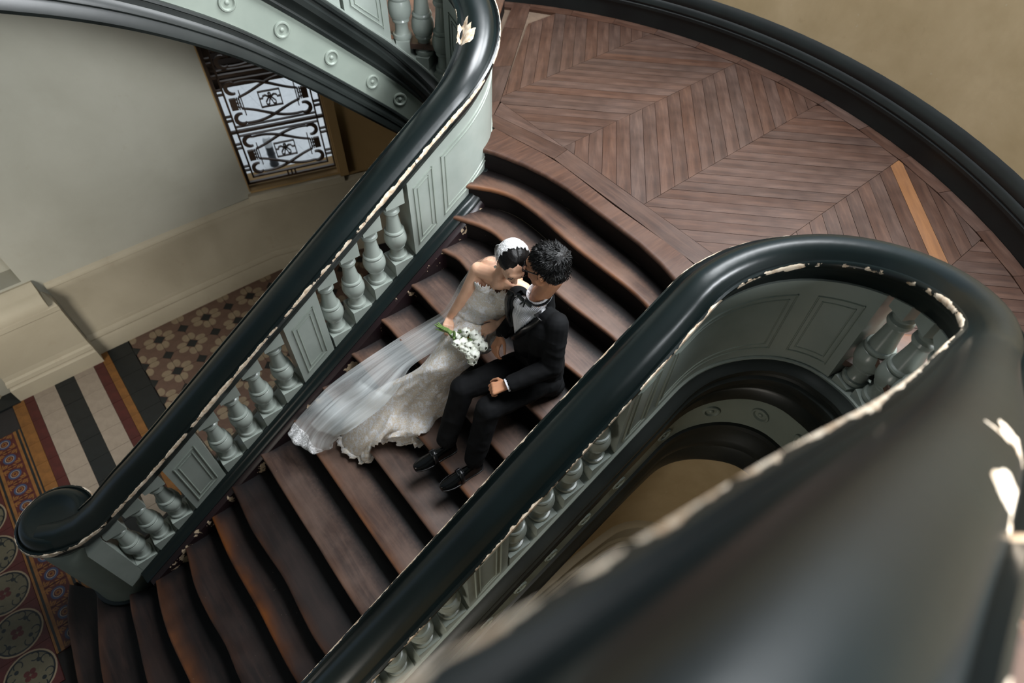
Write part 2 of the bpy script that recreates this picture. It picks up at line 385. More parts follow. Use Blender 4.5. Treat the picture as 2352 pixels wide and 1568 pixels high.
# medallion tiles: quarter circles
def medal(cx, cy, sx, sy):
    h = .1825; r = .172; ex = []; a0 = {(1, 1): 180, (-1, 1): 270, (-1, -1): 0, (1, -1): 90}[(sx, sy)]
    X, Y = cx + sx * h / 2, cy + sy * h / 2; A = {(1, 1): 0, (-1, 1): 90, (-1, -1): 180, (1, -1): 270}[(sx, sy)]
    ex += [(q, 1) for q in ring(cx, cy, .001, r, 8, A, A + 90)] + [(q, 2) for q in ring(cx, cy, r - .018, r - .006, 8, A, A + 90)] + [(q, 3) for q in ring(cx, cy, r - .006, r + .006, 8, A, A + 90)]
    ex = ex[:8] + ex[8:]
    for d in (-1, 1):
        c = (cx + sx * (.085 + d * .03), cy + sy * (.085 - d * .03)); ex += [(q, 2) for q in ring(c[0], c[1], .026, .034, 10, A + 45 + d * 60 - 130, A + 45 + d * 60 + 130)]
    ex.append((ell(cx + sx * .075, cy + sy * .075, .016, .016, 0, 8), 2)); ex.append((ell(cx + sx * .02, cy + sy * .02, .022, .022, 0, 8), 0))
    mb = MB(); p = inset([(cx, cy), (cx + sx * h, cy), (cx + sx * h, cy + sy * h), (cx, cy + sy * h)], .0012); mb.prism(p, -.018, 0)
    for i, (q, mi) in enumerate(ex): mb.prism(q, -.004, .0004 + (.0004 if mi in (2, 3, 0) else 0), mi)
    return mb.build('medallion_tile', ['red', 'olive', 'black', 'cream'], floor, origin=(cx, cy, 0))
mp = {}
for i in range(3):
    for j in range(-2, 5):
        cx, cy = -2.055 - .365 * i, 3.536 + .365 * j
        for sx in (-1, 1):
            for sy in (-1, 1):
                if (sx, sy) not in mp: mp[(sx, sy)] = medal(cx, cy, sx, sy)
                else: copy(mp[(sx, sy)], None, (cx, cy, 0))

# ---- walls ----
def wallgrid(path, z0, z1, th, name, mat, parent=None, st=True, zs=None):
    """vertical wall following a plan path; thickness to the left-hand outside (th>0)"""
    mb = MB(); n = len(path); nr = []
    for i in range(n):
        a, b = path[max(0, i - 1)], path[min(n - 1, i + 1)]; L = hypot(b[0] - a[0], b[1] - a[1]); nr.append((-(b[1] - a[1]) / L, (b[0] - a[0]) / L))
    rows = [[(p[0], p[1], z0), (p[0], p[1], z1), (p[0] + q[0] * th, p[1] + q[1] * th, z1), (p[0] + q[0] * th, p[1] + q[1] * th, z0)] for p, q in zip(path, nr)]
    mb.grid(rows, True, cap=True); o = mb.build(name, mat, parent, smooth=30)
    if st and parent is None: struct(o)
    return o
def pathsweep(path, prof, name, mat, parent, z=0, smooth=35, lips=None):
    """profile (out, z) swept along a plan path; out is measured to the right-hand (room) side"""
    mb = MB(); n = len(path); rows = []
    for i in range(n):
        a, b = path[max(0, i - 1)], path[min(n - 1, i + 1)]; L = hypot(b[0] - a[0], b[1] - a[1]); nx, ny = (b[1] - a[1]) / L, -(b[0] - a[0]) / L
        rows.append([(path[i][0] + nx * o, path[i][1] + ny * o, z + h) for o, h in prof])
    mb.grid(rows, True, 0, lips, True); return mb.build(name, mat, parent, smooth=smooth)
WO = (1.22, 5.50); WE = (2.16, 5.215); WL = hypot(WE[0] - WO[0], WE[1] - WO[1]); WD = ((WE[0] - WO[0]) / WL, (WE[1] - WO[1]) / WL); WN = (-WD[1], WD[0])
def wpt(s, t, d=0): return (WO[0] + WD[0] * s + WN[0] * d, WO[1] + WD[1] * s + WN[1] * d, t)
# straight ground wall with the niche at its far left
wl = wallgrid([(-.86, 5.50), (1.22, 5.50)], 0, 7.5, .35, 'wall_left', 'wall')
wallgrid([(-3.4, 5.50), (-.86, 5.50)], 0, 1.1, .35, 'wall_panel', 'wall', wl)
wallgrid([(-3.4, 5.72), (-.86, 5.72)], 1.1, 5.0, .13, 'niche_back', 'wall', wl)
wallgrid([(-3.4, 5.50), (-.86, 5.50)], 5.0, 7.5, .35, 'wall_panel', 'wall', wl)
# window wall: below, above and to the right (curved)
wa = wallgrid([WO, WE], 0, 1.06, .3, 'wall_back', 'wallochre')
wallgrid([WO, (WO[0] + WD[0] * .9, WO[1] + WD[1] * .9)], 3.45, 7.5, .3, 'wall_over_window', 'wallochre', wa)
wallgrid([(WO[0] + WD[0] * .9, WO[1] + WD[1] * .9), WE], 1.06, 7.5, .3, 'window_pier', 'wallochre', wa)
cv = [(WE[0] + .0, WE[1])] + [(x, y) for x, y in arcpts(3.50, 69, -60, 40) if x > WE[0]]
wallgrid(cv, 0, ZL - .2, .25, 'wall_curve', 'wallochre', wa)
wallgrid([(1.25, 5.44)] + [p for p in arcpts(AR + .03, 84, -75, 70)], ZL - .2, 4.5, .2, 'wall_right', 'walltan')
mb = MB(); mb.box(-6, 2.0, -4, 5.9, 6.4, 6.6); struct(mb.build('ceiling_blocker', 'ceil'))  # unseen slab, edge set to shade the lower steps; tint cools rail reflections
mb = MB(); mb.box(-6.2, -6, -4, 5.9, 0, 6.6); struct(mb.build('wall_front', 'wall'))
mb = MB(); mb.box(-6.2, 4.6, -4.3, -4.1, 0, 6.4); struct(mb.build('wall_rear_blocker', 'walltan'))  # unseen wall added to block sky light coming in from this side
# niche sill on the left pier
sill_prof = [(0, 0), (0, .24), (.02, .24), (.05, .215), (.075, .17), (.10, .15), (.14, .12), (.165, .06), (.16, 0)]
pathsweep([(-3.4, 5.50), (-.80, 5.50)], [(o, h * .9 + .86) for o, h in sill_prof], 'niche_sill', 'dado', wl)
# dado / wainscot: profile (projection, height)
dado = [(0, 0), (.045, 0), (.045, .16), (.035, .175), (.03, .19), (.04, .205), (.034, .245), (.018, .262), (.016, .285), (.012, .30), (.008, .31), (.008, .86), (.014, .872), (.014, .93), (.03, .945), (.03, .965), (.018, .985), (.0, 1.0)]
dpath = [(-.74, 5.50), (.3, 5.50), (.8, 5.498), (1.22, 5.485)] + [(WO[0] + WD[0] * t, WO[1] + WD[1] * t - .005) for t in (.3, .6, .9)] + [p for p in arcpts(3.49, 66, 0, 24)]
tr = pathsweep(dpath, dado, 'trim_1', 'dado', None); struct(tr)
mb = MB()
pd = [(0, 0), (.0, 0), (-.0, .16), (-.012, .175), (-.016, .19), (-.004, .205), (-.012, .245), (-.028, .262), (-.030, .285), (-.034, .31), (-.034, .76), (-.022, .775), (-.022, .825), (-.03, .835), (-.04, .86), (-.155, .93)]
rows = []
for o, h in pd: rows.append([(-1.5 + (-o) * .6, 5.5, h), (-1.5 - o * .6, 5.345 - o, h), (-.735 + o * .35, 5.345 - o, h), (-.735 + o * .35, 5.5, h)])
mb.grid(rows, False); struct(mb.build('trim_2', 'dado', None))
# doorway jamb column beyond the pier
mb = MB(); mb.lathe([(.13, 0), (.13, .1), (.10, .14), (.09, .3), (.09, 1.5)], (-1.72, 5.58, 0)); mb.build('door_jamb_column', 'dado', wl, smooth=40)
mb = MB(); mb.box(-3.4, -1.5, 5.33, 5.5, -.01, .012); mb.build('threshold', 'black', floor)

# ---- window with iron grille ----
fr = MB()
def wbox(m, s0, s1, t0, t1, d0, d1, mi=0):
    v = [wpt(s, t, d) for t in (t0, t1) for d in (d0, d1) for s in (s0, s1)]
    m.add(v, [(0, 2, 3, 1), (4, 5, 7, 6), (0, 1, 5, 4), (2, 6, 7, 3), (0, 4, 6, 2), (1, 3, 7, 5)], mi)
wbox(fr, -.01, .0, 1.06, 3.45, -.005, .30); wbox(fr, .9, .985, 1.04, 3.45, -.05, .02); wbox(fr, .885, .90, 1.06, 3.45, 0, .3)
win = struct(fr.build('window_1', 'wallochre'))
m = MB(); m.add([wpt(-.03, 1.06, .3), wpt(.93, 1.06, .3), wpt(.93, 1.035, -.05), wpt(-.03, 1.035, -.05), wpt(-.03, .99, .3), wpt(.93, .99, .3), wpt(.93, .97, -.06), wpt(-.03, .97, -.06)],
   [(0, 1, 2, 3), (4, 7, 6, 5), (3, 2, 6, 7), (0, 3, 7, 4), (1, 5, 6, 2)]); m.build('window_sill', 'dado', win)
def bar(name, s0, s1, t0, t1, d=.0, th=.014): m = MB(); wbox(m, s0, s1, t0, t1, .10 - th + d, .10 + th + d); return m.build(name, 'iron', win)
for s0, s1 in ((-.005, .022), (.872, .895)): bar('grille_frame_bar', s0, s1, 1.09, 3.4)
for s0, s1 in ((.064, .08), (.808, .822)): bar('grille_upright', s0, s1, 1.15, 3.4)
bar('grille_frame_bar', 0, .89, 1.075, 1.10); bar('grille_rail', .064, .822, 1.145, 1.16)
for t in (.405, .443, .478): bar('grille_tie', t - .008, t + .008, 1.09, 1.15)
for z in (1.66, 2.205, 2.75, 3.3):
    bar('grille_rail', 0, .885, z - .013, z + .013); bar('grille_rail', .07, .815, z - .052, z - .043); bar('grille_rail', .07, .815, z + .043, z + .052)
for z in (1.26, 1.51, 1.80, 2.06, 2.35, 2.6, 2.9):
    for a, b in ((.01, .07), (.815, .88)):
        for dz in (-.022, .022): bar('grille_tie', a, b, z + dz - .006, z + dz + .006)
def ribbon(m, pts, w, d=.0, th=.012):
    n = len(pts); L = []; Rr_ = []
    for i in range(n):
        a, b = pts[max(0, i - 1)], pts[min(n - 1, i + 1)]; q = hypot(b[0] - a[0], b[1] - a[1]); ww = (w[i] if hasattr(w, '__len__') else w) / 2
        nx, ny = -(b[1] - a[1]) / q * ww, (b[0] - a[0]) / q * ww; L.append((pts[i][0] + nx, pts[i][1] + ny)); Rr_.append((pts[i][0] - nx, pts[i][1] - ny))
    rows = [[wpt(l[0], l[1], .10 - th + d), wpt(r[0], r[1], .10 - th + d), wpt(r[0], r[1], .10 + th + d), wpt(l[0], l[1], .10 + th + d)] for l, r in zip(L, Rr_)]
    m.grid(rows, True, cap=True)
SC = .443
for zc in (1.39, 1.93, 2.475, 3.02):
    m = MB()
    for a, b, c, d in ((.352, .362, zc - .078, zc + .078), (.54, .55, zc - .078, zc + .078), (.352, .55, zc - .08, zc - .07), (.352, .55, zc + .07, zc + .08)): wbox(m, a, b, c, d, .09, .11)
    for sg in (-1, 1):
        ribbon(m, [(.45 + sg * a_ * .001, zc + b_ * .001) for a_, b_ in ((0, 52), (12, 44), (10, 32), (-6, 16), (-26, -8), (-44, -34), (-42, -54), (-28, -60), (-16, -50), (-14, -30), (-2, -4))], .007)
        ribbon(m, [(.45 + sg * a_ * .001, zc + b_ * .001) for a_, b_ in ((-2, -4), (14, 18), (38, 34), (60, 28), (66, 8), (92, 8))], .009)
    m.build('grille_knot', 'iron', win)
    for sx in (-1, 1):
        fx = lambda s: s if sx < 0 else .886 - s
        m = MB(); a, b = sorted((fx(.098), fx(.155))); wbox(m, a, b, zc - .055, zc + .055, .088, .112)
        for xx in (.165, .183): ribbon(m, [(fx(xx + .005 * sin(q * 2.2)), zc - .055 + .0122 * q) for q in range(10)], .009)
        m.build('grille_plate', 'iron', win)
        m = MB(); wbox(m, *sorted((fx(.198), fx(.207))), zc - .12, zc + .12, .09, .11); m.build('grille_rod', 'iron', win)
        for sg in (-1, 1):
            m = MB(); cy = zc + sg * .15; pts = []; ws = []
            for q in range(13):
                a = radians(-50 + 290 * q / 12 * 1.0) ; th_ = radians(50 + 240 * q / 12)
                pts.append((fx(.155 + .052 * cos(th_)), cy + sg * .052 * sin(th_))); ws.append(.009 + .026 * sin(pi * q / 12))
            ribbon(m, pts, ws); m.build('grille_scroll', 'iron', win)
            m = MB(); pts = []
            for q in range(13):
                x = q / 12; s_ = .19 + (.70 - .19) * x; y_ = .195 - .12 * (x ** 1.3) + .02 * sin(pi * x * 1.6); pts.append((fx(s_), zc + sg * y_))
            ribbon(m, pts, [.018 - .007 * abs(1 - q / 6) for q in range(13)], d=.006 * sx); m.build('grille_curve', 'iron', win)
# shutter leaf with louvres behind the upper part, pulled half up
m = MB(); wbox(m, -.01, .05, 1.96, 3.45, .36, .40); wbox(m, .86, .92, 2.0, 3.45, .36, .40); wbox(m, -.01, .92, 1.955, 2.03, .36, .40); sh = m.build('shutter', 'louver', win)
for k in range(22):
    z = 2.05 + k * .063; m = MB(); m.add([wpt(.05, z, .35), wpt(.86, z, .35), wpt(.86, z + .05, .41), wpt(.05, z + .05, .41), wpt(.05, z - .012, .35), wpt(.86, z - .012, .35), wpt(.86, z + .038, .41), wpt(.05, z + .038, .41)],
        [(0, 1, 2, 3), (4, 7, 6, 5), (0, 4, 5, 1), (3, 2, 6, 7), (0, 3, 7, 4), (1, 5, 6, 2)]); m.build('slat', 'louver', sh)
# courtyard outside
m = MB(); m.box(-3, 9, 5.95, 12, -.4, -.30); cy = struct(m.build('floor', 'sub')); pr = None
for i in range(8):
    for j in range(7):
        x, y = .8 + i * .6, 6.1 + j * .6
        if pr is None: pr = tile('paving_slab', [(x, y), (x + .6, y), (x + .6, y + .6), (x, y + .6)], -.27, 'pave', cy, th=.03); px, py = pr.location.x, pr.location.y
        else: copy(pr, None, (px + i * .6, py + j * .6, -.27))
# bollard seen through the grille
BX, BY = 2.13, 7.62
bo = empty('bollard', (BX, BY, -.27), 'short black bollard with a white top standing on the pale paving outside the window', 'bollard')
m = MB(); m.lathe([(.06, 0), (.06, .03), (.05, .05), (.05, .16), (.055, .17), (.055, .19), (.05, .2), (.05, .30)], (BX, BY, -.27)); m.build('post', 'black', bo, smooth=40)
m = MB(); m.lathe([(.05, .30), (.056, .31), (.056, .40), (.04, .44), (.01, .455)], (BX, BY, -.27)); m.build('cap', 'pave', bo, smooth=40)

# ---- landing ----
nose0 = [(1.93, 2.76), (1.96, 2.735), (1.999, 2.696), (2.05, 2.60), (2.117, 2.413), (2.155, 2.25), (2.175, 2.081), (2.177, 1.782)]
nose0 = nose0 + [(u, 2 * AX - v) for u, v in nose0[::-1][1:]]
arcp = arcpts(AR, 60, -60, 60)
arcR = [(UC + .44 * sin(radians(a)), RC - RR + .44 * cos(radians(a))) for a in range(35, 175, 14)]
m = MB(); m.prism([(2.06, 2.72), (2.11, 2.62), (2.17, 2.43), (2.23, 2.1), (2.23, 1.5), (2.17, 1.13), (2.11, .94), (2.06, .84)] + arcR + [(1.9, -.9)] + arcpts(AR + .1, -60, 60, 40) + [(1.9, 2 * AX + .9)] + [(u, 2 * AX - v) for u, v in arcR[::-1]], ZL - .2, ZL - .021)
land = struct(m.build('floor', 'dust'))
LN = .012; OVN = .02
def plank(poly, ang, name='plank', mat='plank', th=.02):
    p = inset(poly, .0012)
    if len(p) < 3: return
    cx, cy = sum(q[0] for q in p) / len(p), sum(q[1] for q in p) / len(p)
    z = ZL + random.uniform(-.0008, .0008); mm = MB(); mm.prism(p, ZL - th, z)
    gr = [0] * len(mm.v)
    for i, (x, y, _) in enumerate(mm.v):
        g = 1 - min(1, max(0, (AR - hypot(x - AC[0], y - AC[1])) / .35)); mm.gr[i] = g * .8
        d = ((x - 2.24) * .648 - (y - 3.09) * .76); mm.gr[i] = max(mm.gr[i], (1 - min(1, abs(d) / .18)) * .8)
    return mm.build(name, mat, land, origin=(cx, cy, ZL), angle=ang)
LD = Vector((.76, .648)); LNRM = (.648, -.76)       # first riser of the left return flight runs this way
def region(poly, extra=True):
    q = clip(poly, 2.43, 0, 1, 0); q = clip(q, 2.443, 3.038, *LNRM)
    for i in range(0, 60):
        a = radians(-62 + 130 * i / 59); q = clip(q, AC[0] + 3.135 * cos(a), AC[1] + 3.135 * sin(a), -cos(a), -sin(a)) if len(q) > 2 else q
    return q
bands = [3.76, 3.07, 2.385, 1.693, 1.008, .33, -.36]
for bi in range(6):
    vt, vb = bands[bi], bands[bi + 1]; H = vt - vb; up = bi in (0, 2, 4) and True
    dirn = 1 if bi % 2 == 0 else -1            # +1: planks run +45 degrees
    pitch = .123; off = .03 * bi
    for k in range(-12, 34):
        ub = 1.9 + k * pitch + off
        poly = [(ub, vb), (ub + pitch, vb), (ub + pitch + dirn * H, vt), (ub + dirn * H, vt)]
        q = region(poly)
        if len(q) > 2 and abs(sum(q[i][0] * q[(i + 1) % len(q)][1] - q[(i + 1) % len(q)][0] * q[i][1] for i in range(len(q)))) > .004:
            pale = bi == 4 and 4.05 < ub + pitch * 1.5 + .2 < 4.17
            plank(q, radians(45 * dirn), mat='newplank' if (bi == 4 and abs(ub - 3.25) < .04) or (bi == 2 and abs(ub - 2.02) < .0) else 'plank')
# long boards along the edges
L1 = [(2.19, 2.90), (2.30, 2.33), (2.285, .0), (2.285, -.5)]; L2 = [(2.30, 2.93), (2.43, 2.35), (2.43, 0), (2.43, -.5)]
for a, b in ((0, 1), (1, 2)): plank([L1[a], L2[a], L2[b], L1[b]], radians(-90 if a else -77))
plank([(2.43, 2.35), (2.43, 3.02), (2.36, 2.97), (2.30, 2.93)], radians(-77))
def noseboard(k):
    pass
LBo = [(2.242, 3.089), (3.432, 4.111)]; LBi = [(2.443, 3.038), (3.493, 3.972)]
mid = lambda a, b, t: (a[0] + (b[0] - a[0]) * t, a[1] + (b[1] - a[1]) * t)
for t0, t1 in ((0, .33), (.33, .72), (.72, 1)): plank([mid(*LBo, t0), mid(*LBi, t0), mid(*LBi, t1), mid(*LBo, t1)], radians(40))
plank([(2.19, 2.90), (2.30, 2.93), (2.443, 3.038), (2.242, 3.089), (2.10, 2.95)], radians(40))
na = 16
for i in range(na):
    a0, a1 = -55 + 101 * i / na, -55 + 101 * (i + 1) / na; q = arcpts(3.135, a0, a1, 2) + arcpts(AR, a1, a0, 2); plank(q, radians((a0 + a1) / 2 + 90))
mb = MB(); nz = MB()
# edge board with rounded nosing over the top step
pin = []
for (x, y) in nose0:
    xin = 2.285 if abs(y - AX) < .55 else None
    pin.append((interp(abs(y - AX), [(0, 2.285), (.54, 2.30), (1.0, 2.21), (1.12, 2.19)]), y if abs(y - AX) < .9 else AX + (abs(y - AX) + (abs(y - AX) - .9) * .55) * (1 if y > AX else -1)))
def nosed(front, back, z, th, name, parent, mat='tread', gr=None, lipw=1.0, seg=1):
    """a board whose front edge follows `front` and back edge `back` (point lists of equal length)"""
    rows = []; lips = []; grs = []
    for i, (f, b) in enumerate(zip(front, back)):
        dx, dy = f[0] - b[0], f[1] - b[1]; L = hypot(dx, dy); dx /= L; dy /= L; r = th / 2
        row = [(b[0], b[1], z - th), (b[0], b[1], z)]
        inner = [(b[0] + dx * L * t, b[1] + dy * L * t, z) for t in (.12, .25, .4, .6, .8)]
        row += inner + [(f[0] - dx * r * 1.1, f[1] - dy * r * 1.1, z)]
        for q in range(1, 6):
            a = pi * q / 6; row.append((f[0] - dx * r + dx * r * sin(a), f[1] - dy * r + dy * r * sin(a), z - r + r * cos(a)))
        row += [(f[0] - dx * r, f[1] - dy * r, z - th)]
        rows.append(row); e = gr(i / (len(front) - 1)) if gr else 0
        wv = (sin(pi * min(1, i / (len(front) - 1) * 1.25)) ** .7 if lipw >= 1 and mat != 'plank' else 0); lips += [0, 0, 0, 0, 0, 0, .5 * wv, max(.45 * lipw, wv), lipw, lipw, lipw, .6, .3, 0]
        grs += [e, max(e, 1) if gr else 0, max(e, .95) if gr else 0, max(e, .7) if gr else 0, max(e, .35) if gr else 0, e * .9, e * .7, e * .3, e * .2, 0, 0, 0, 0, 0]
    m = MB(); n = len(rows[0]); m.grid(rows, True, 0, None, True); m.lip = lips; m.gr = grs
    return m.build(name, mat, parent, smooth=45)
nosed(nose0, pin, ZL, .035, 'edge_board', land, 'plank', None, .8)
# skirting of the landing: plain black plinth and stepped moulding
sk = [(.0, 0), (.0, .122), (.012, .128), (.012, .148), (.006, .155), (.016, .172), (.010, .20), (-.002, .212), (.004, .235), (-.004, .262), (-.018, .285), (-.03, .30), (-.06, .30), (-.06, 0)]
pathsweep([p for p in arcpts(AR, 66, -75, 80)], [(-o if False else o, h) for o, h in sk], 'baseboard_right', 'skirt', None, ZL, lips=[0, 0, .3, .3, 0, .3, 0, 0, .3, 0, .5, .5, 0, 0]); struct(bpy.data.objects['baseboard_right'])

# ---- stair ----
st = empty('staircase', (.6, AX, 0), 'broad dark wooden central flight rising from the tiled floor to the landing', 'staircase')
TF = {}
def mirror_curve(half):   # half given from left end (v large) to the middle
    return half + [(u, 2 * AX - v) for u, v in half[::-1][1:]]
VS = 2.515
TF[0] = nose0
TF[1] = mirror_curve([(1.80, 2.66), (1.84, 2.62), (1.891, 2.559), (1.95, 2.48), (2.0, 2.37), (2.02, 2.2), (2.015, 2.0), (2.008, AX)])
TF[2] = mirror_curve([(1.70, 2.60), (1.741, 2.527), (1.79, 2.43), (1.82, 2.32), (1.815, 2.2), (1.80, 2.0), (1.795, AX)])
TF[3] = mirror_curve([(1.555, 2.56), (1.574, 2.508), (1.60, 2.42), (1.59, 2.3), (1.572, 2.1), (1.566, AX)])
for k in range(4, 9): u = 2.334 - G_ * k; TF[k] = mirror_curve([(u - .01, 2.56), (u, 2.508), (u, 2.3), (u, 2.0), (u, AX)])
TF[9] = mirror_curve([(.01, 2.56), (.012, 2.486), (.01, 2.3), (.01, 1.92), (.012, AX)]); TF[10] = mirror_curve([(-.25, 2.56), (-.252, 2.469), (-.27, 2.2), (-.262, 2.0), (-.25, AX)])
TF[11] = mirror_curve([(-.455, 2.56), (-.461, 2.48), (-.478, 2.22), (-.476, 1.95), (-.472, AX)]); TF[12] = mirror_curve([(-.70, 2.56), (-.714, 2.48), (-.754, 2.245), (-.757, 1.99), (-.745, AX)])
TF[13] = mirror_curve([(-.97, 2.57), (-.985, 2.506), (-1.017, 2.346), (-1.038, 2.149), (-1.036, AX)]); TF[14] = mirror_curve([(-1.19, 2.65), (-1.212, 2.573), (-1.244, 2.35), (-1.289, 2.02), (-1.295, AX)])
TF[15] = mirror_curve([(-1.40, 2.95), (-1.446, 2.787), (-1.529, 2.48), (-1.565, 2.27), (-1.575, AX)]); TF[16] = mirror_curve([(-1.60, 3.20), (-1.669, 3.017), (-1.738, 2.6), (-1.76, 2.4), (-1.78, AX)])
def resample(c, n):
    d = [0]
    for a, b in zip(c, c[1:]): d.append(d[-1] + hypot(b[0] - a[0], b[1] - a[1]))
    out = []
    for i in range(n + 1): t = d[-1] * i / n; out.append((sinterp(t, list(zip(d, [p[0] for p in c]))), sinterp(t, list(zip(d, [p[1] for p in c])))))
    return out
NR = 36
RS = {k: resample(v, NR) for k, v in TF.items()}
def enddark(t): d = min(t, 1 - t) * 1.7; return max(0, 1 - d / .16) * .95
for k in range(1, 17):
    front = RS[k]; back = [(u + .022, v) for u, v in RS[k - 1]]
    nosed(front, back, TZ(k), .034, 'tread', st, 'tread' if k < 10 else 'tread_shaded', enddark, {11: 1, 13: 1, 8: .8}.get(k, .5))
for k in range(0, 17):   # riser under nosing k, standing on tread k+1
    c = [(u + .024, v) for u, v in RS[k]]; m = MB()
    zb_ = TZ(k + 1) - .0 if k < 16 else 0
    m.grid([[(u, v, zb_), (u, v, TZ(k) - .034), (u + .02, v, TZ(k) - .034), (u + .02, v, zb_)] for u, v in c], True, cap=True); m.build('riser', 'riser', st, smooth=40)

def strings(sd, parent):
    pos, zt, zr, zb = SIDES[sd]
    low = -1.0
    # wall string on the stair side, following every step from below the shoe
    m = MB(); rows = []; lp = []
    for s in srange(low, UC + .55, .03):
        w_ = max(math.exp(-((s - RS[k][2][0] + .03) / .035) ** 2) for k in range(1, 16)); lp += [0, 0, 0, .25, .35 + .3 * w_, .25 + .75 * w_, 0, 0]
        z = zt(s); rows.append([pos(s, -.03, z), pos(s, .07, z - .01), pos(s, .12, z - .035), pos(s, .142, z - .05), pos(s, .158, z - .075), pos(s, .162, z - .125), pos(s, .165, zb(s) + .1 if s < UC else z - .3), pos(s, -.03, zb(s) + .1)])
    m.grid(rows, True, cap=True); m.lip = lp; m.build('inner_string', 'maroon', parent, smooth=30)
    e = SA + (1.9 if sd > 0 else 1.3)
    ub, fa = (.30, .56) if sd < 0 else (.24, .48)
    h = lambda f: (lambda s: f(s))
    # upper moulded band, plain fascia, lower moulded band on the well side
    a = [(-.03, 0), (-.088, 0), (-.128, -.008), (-.142, -.022), (-.142, -.045), (-.130, -.058), (-.132, -.075), (-.146, -.09), (-.146, -.13), (-.134, -.15), (-.124, -.17), (-.120, -.2), (-.128, -.215), (-.124, -ub), (-.03, -ub)]
    for name, prof, mat, lp in (('upper_string_moulding', a, 'blackpaint', [0, 0, .3, .4, .2, 0, .1, .3, .3, 0, 0, 0, .2, .2, 0]),
                            ('fascia', [(-.03, -ub), (-.106, -ub), (-.106, -fa), (-.03, -fa)], 'panel', None),):
        m = MB(); rows = []
        for s in srange(low, e, .05): z = zt(s); rows.append([pos(s, o, z + dz) for o, dz in prof])
        m.grid(rows, True, 0, lp, True); m.build(name, mat, parent, smooth=35)
    m = MB(); rows = []
    for s in srange(low, e, .05):
        z0 = zt(s) - fa; z1 = zb(s); H = z0 - z1
        rows.append([pos(s, o, z0 - H * t) for o, t in ((-.03, 0), (-.106, 0), (-.122, .02), (-.126, .1), (-.116, .14), (-.118, .3), (-.134, .4), (-.138, .52), (-.128, .58), (-.134, .64), (-.140, .9), (-.130, 1), (-.03, 1))])
    m.grid(rows, True, 0, [0, 0, .2, .3, 0, 0, .2, .3, 0, .1, .3, .1, 0], True); m.build('lower_string_moulding', 'blackpaint', parent, smooth=35)
    # roundels on the fascia
    if sd < 0: ss = [.28 + .225 * i for i in range(6)] + [UC - .05, UC + .20, UC + .40, UC + .60, UC + .80, UC + 1.0, UC + 1.2]; ss = [-.4, -.16, .08, .32, .555, .80, 1.02, 1.26, 1.50, UC + .04, UC + .36, UC + .66, UC + .98, UC + 1.28]
    else: ss = [SA + UC - u for u in (-.2, .04, .28, .52, .765, 1.006, 1.252, 1.508, 1.752)] + [SA - .19]
    fm = (ub + fa) / 2 + (0 if sd < 0 else .0)
    for s in ss:
        c = Vector(pos(s, -.106, zt(s) - fm)); t = (Vector(pos(s + .02, -.106, 0)) - Vector(pos(s - .02, -.106, 0))).normalized(); up = Vector((0, 0, 1)); n = Vector(pos(s, -.2, 0)) - Vector(pos(s, -.1, 0)); n.normalize()
        m = MB(); prof = [(.048, 0), (.048, .006), (.044, .011), (.037, .012), (.033, .007), (.030, .002), (.014, .002), (.012, .007), (.007, .010), (.001, .011)]; rows = []
        for r, hh in prof: rows.append([tuple(c + t * (r * cos(2 * pi * i / 20)) + up * (r * sin(2 * pi * i / 20)) + n * hh) for i in range(20)])
        m.grid(rows, True, cap=True); m.build('roundel', 'panel', parent, smooth=40)
strings(-1, st); strings(1, st)

# ---- balustrades ----
RAILP = [(-.060, -.130), (-.078, -.118), (-.084, -.085), (-.10, -.072), (-.104, -.045), (-.116, -.035), (-.124, -.012), (-.122, .004), (-.110, .011), (-.099, -.006), (-.088, .006), (-.074, .034), (-.05, .055), (-.025, .064), (0, .067)]
RAILP = RAILP + [(-a, b) for a, b in RAILP[::-1][1:]]
RLIP = [0, 0, 0, 0, 0, .25, .95, .9, .3, 0, 0, 0, 0, 0, 0]; RLIP = [x * .86 for x in RLIP] + RLIP[::-1][1:]
BPROF = [(.0, 0), (.052, 0), (.055, .008), (.052, .018), (.043, .020), (.038, .030), (.036, .052), (.038, .066), (.046, .068), (.049, .074), (.046, .081), (.044, .083), (.055, .088), (.062, .104), (.064, .122), (.061, .142), (.055, .156), (.050, .158), (.055, .162), (.056, .168), (.052, .174), (.045, .176), (.041, .200), (.036, .232), (.033, .262), (.032, .270), (.041, .272), (.046, .281), (.044, .293), (.036, .297), (.033, .300), (.039, .303), (.043, .312), (.039, .321), (.034, .324), (.034, .332), (0, .332)]
def baluster(sd, s, parent, w=.068):
    pos, zt, zr, zb = SIDES[sd]; m = MB(); c = pos(s, 0, 0)
    q = [pos(s - w, -.07, 0), pos(s + w, -.07, 0), pos(s + w, .07, 0), pos(s - w, .07, 0)]
    sl = [zt(s - w), zt(s + w), zt(s + w), zt(s - w)]; zbm = max(sl) + .028
    m.prism(q, [z - .01 for z in sl], zbm)
    w2 = w * .93; q2 = [pos(s - w2, -.065, 0), pos(s + w2, -.065, 0), pos(s + w2, .065, 0), pos(s - w2, .065, 0)]
    st_ = [zr(s - w2) - .125, zr(s + w2) - .125, zr(s + w2) - .125, zr(s - w2) - .125]; zlo = min(st_) - .035
    hh = zlo - zbm; k = hh / .332
    m.prism(q2, zlo, [z + .01 for z in st_]); m.lathe([(r * 1.13, z * k) for r, z in BPROF], (c[0], c[1], zbm), 22)
    return m.build('baluster', 'gloss', parent, smooth=32)
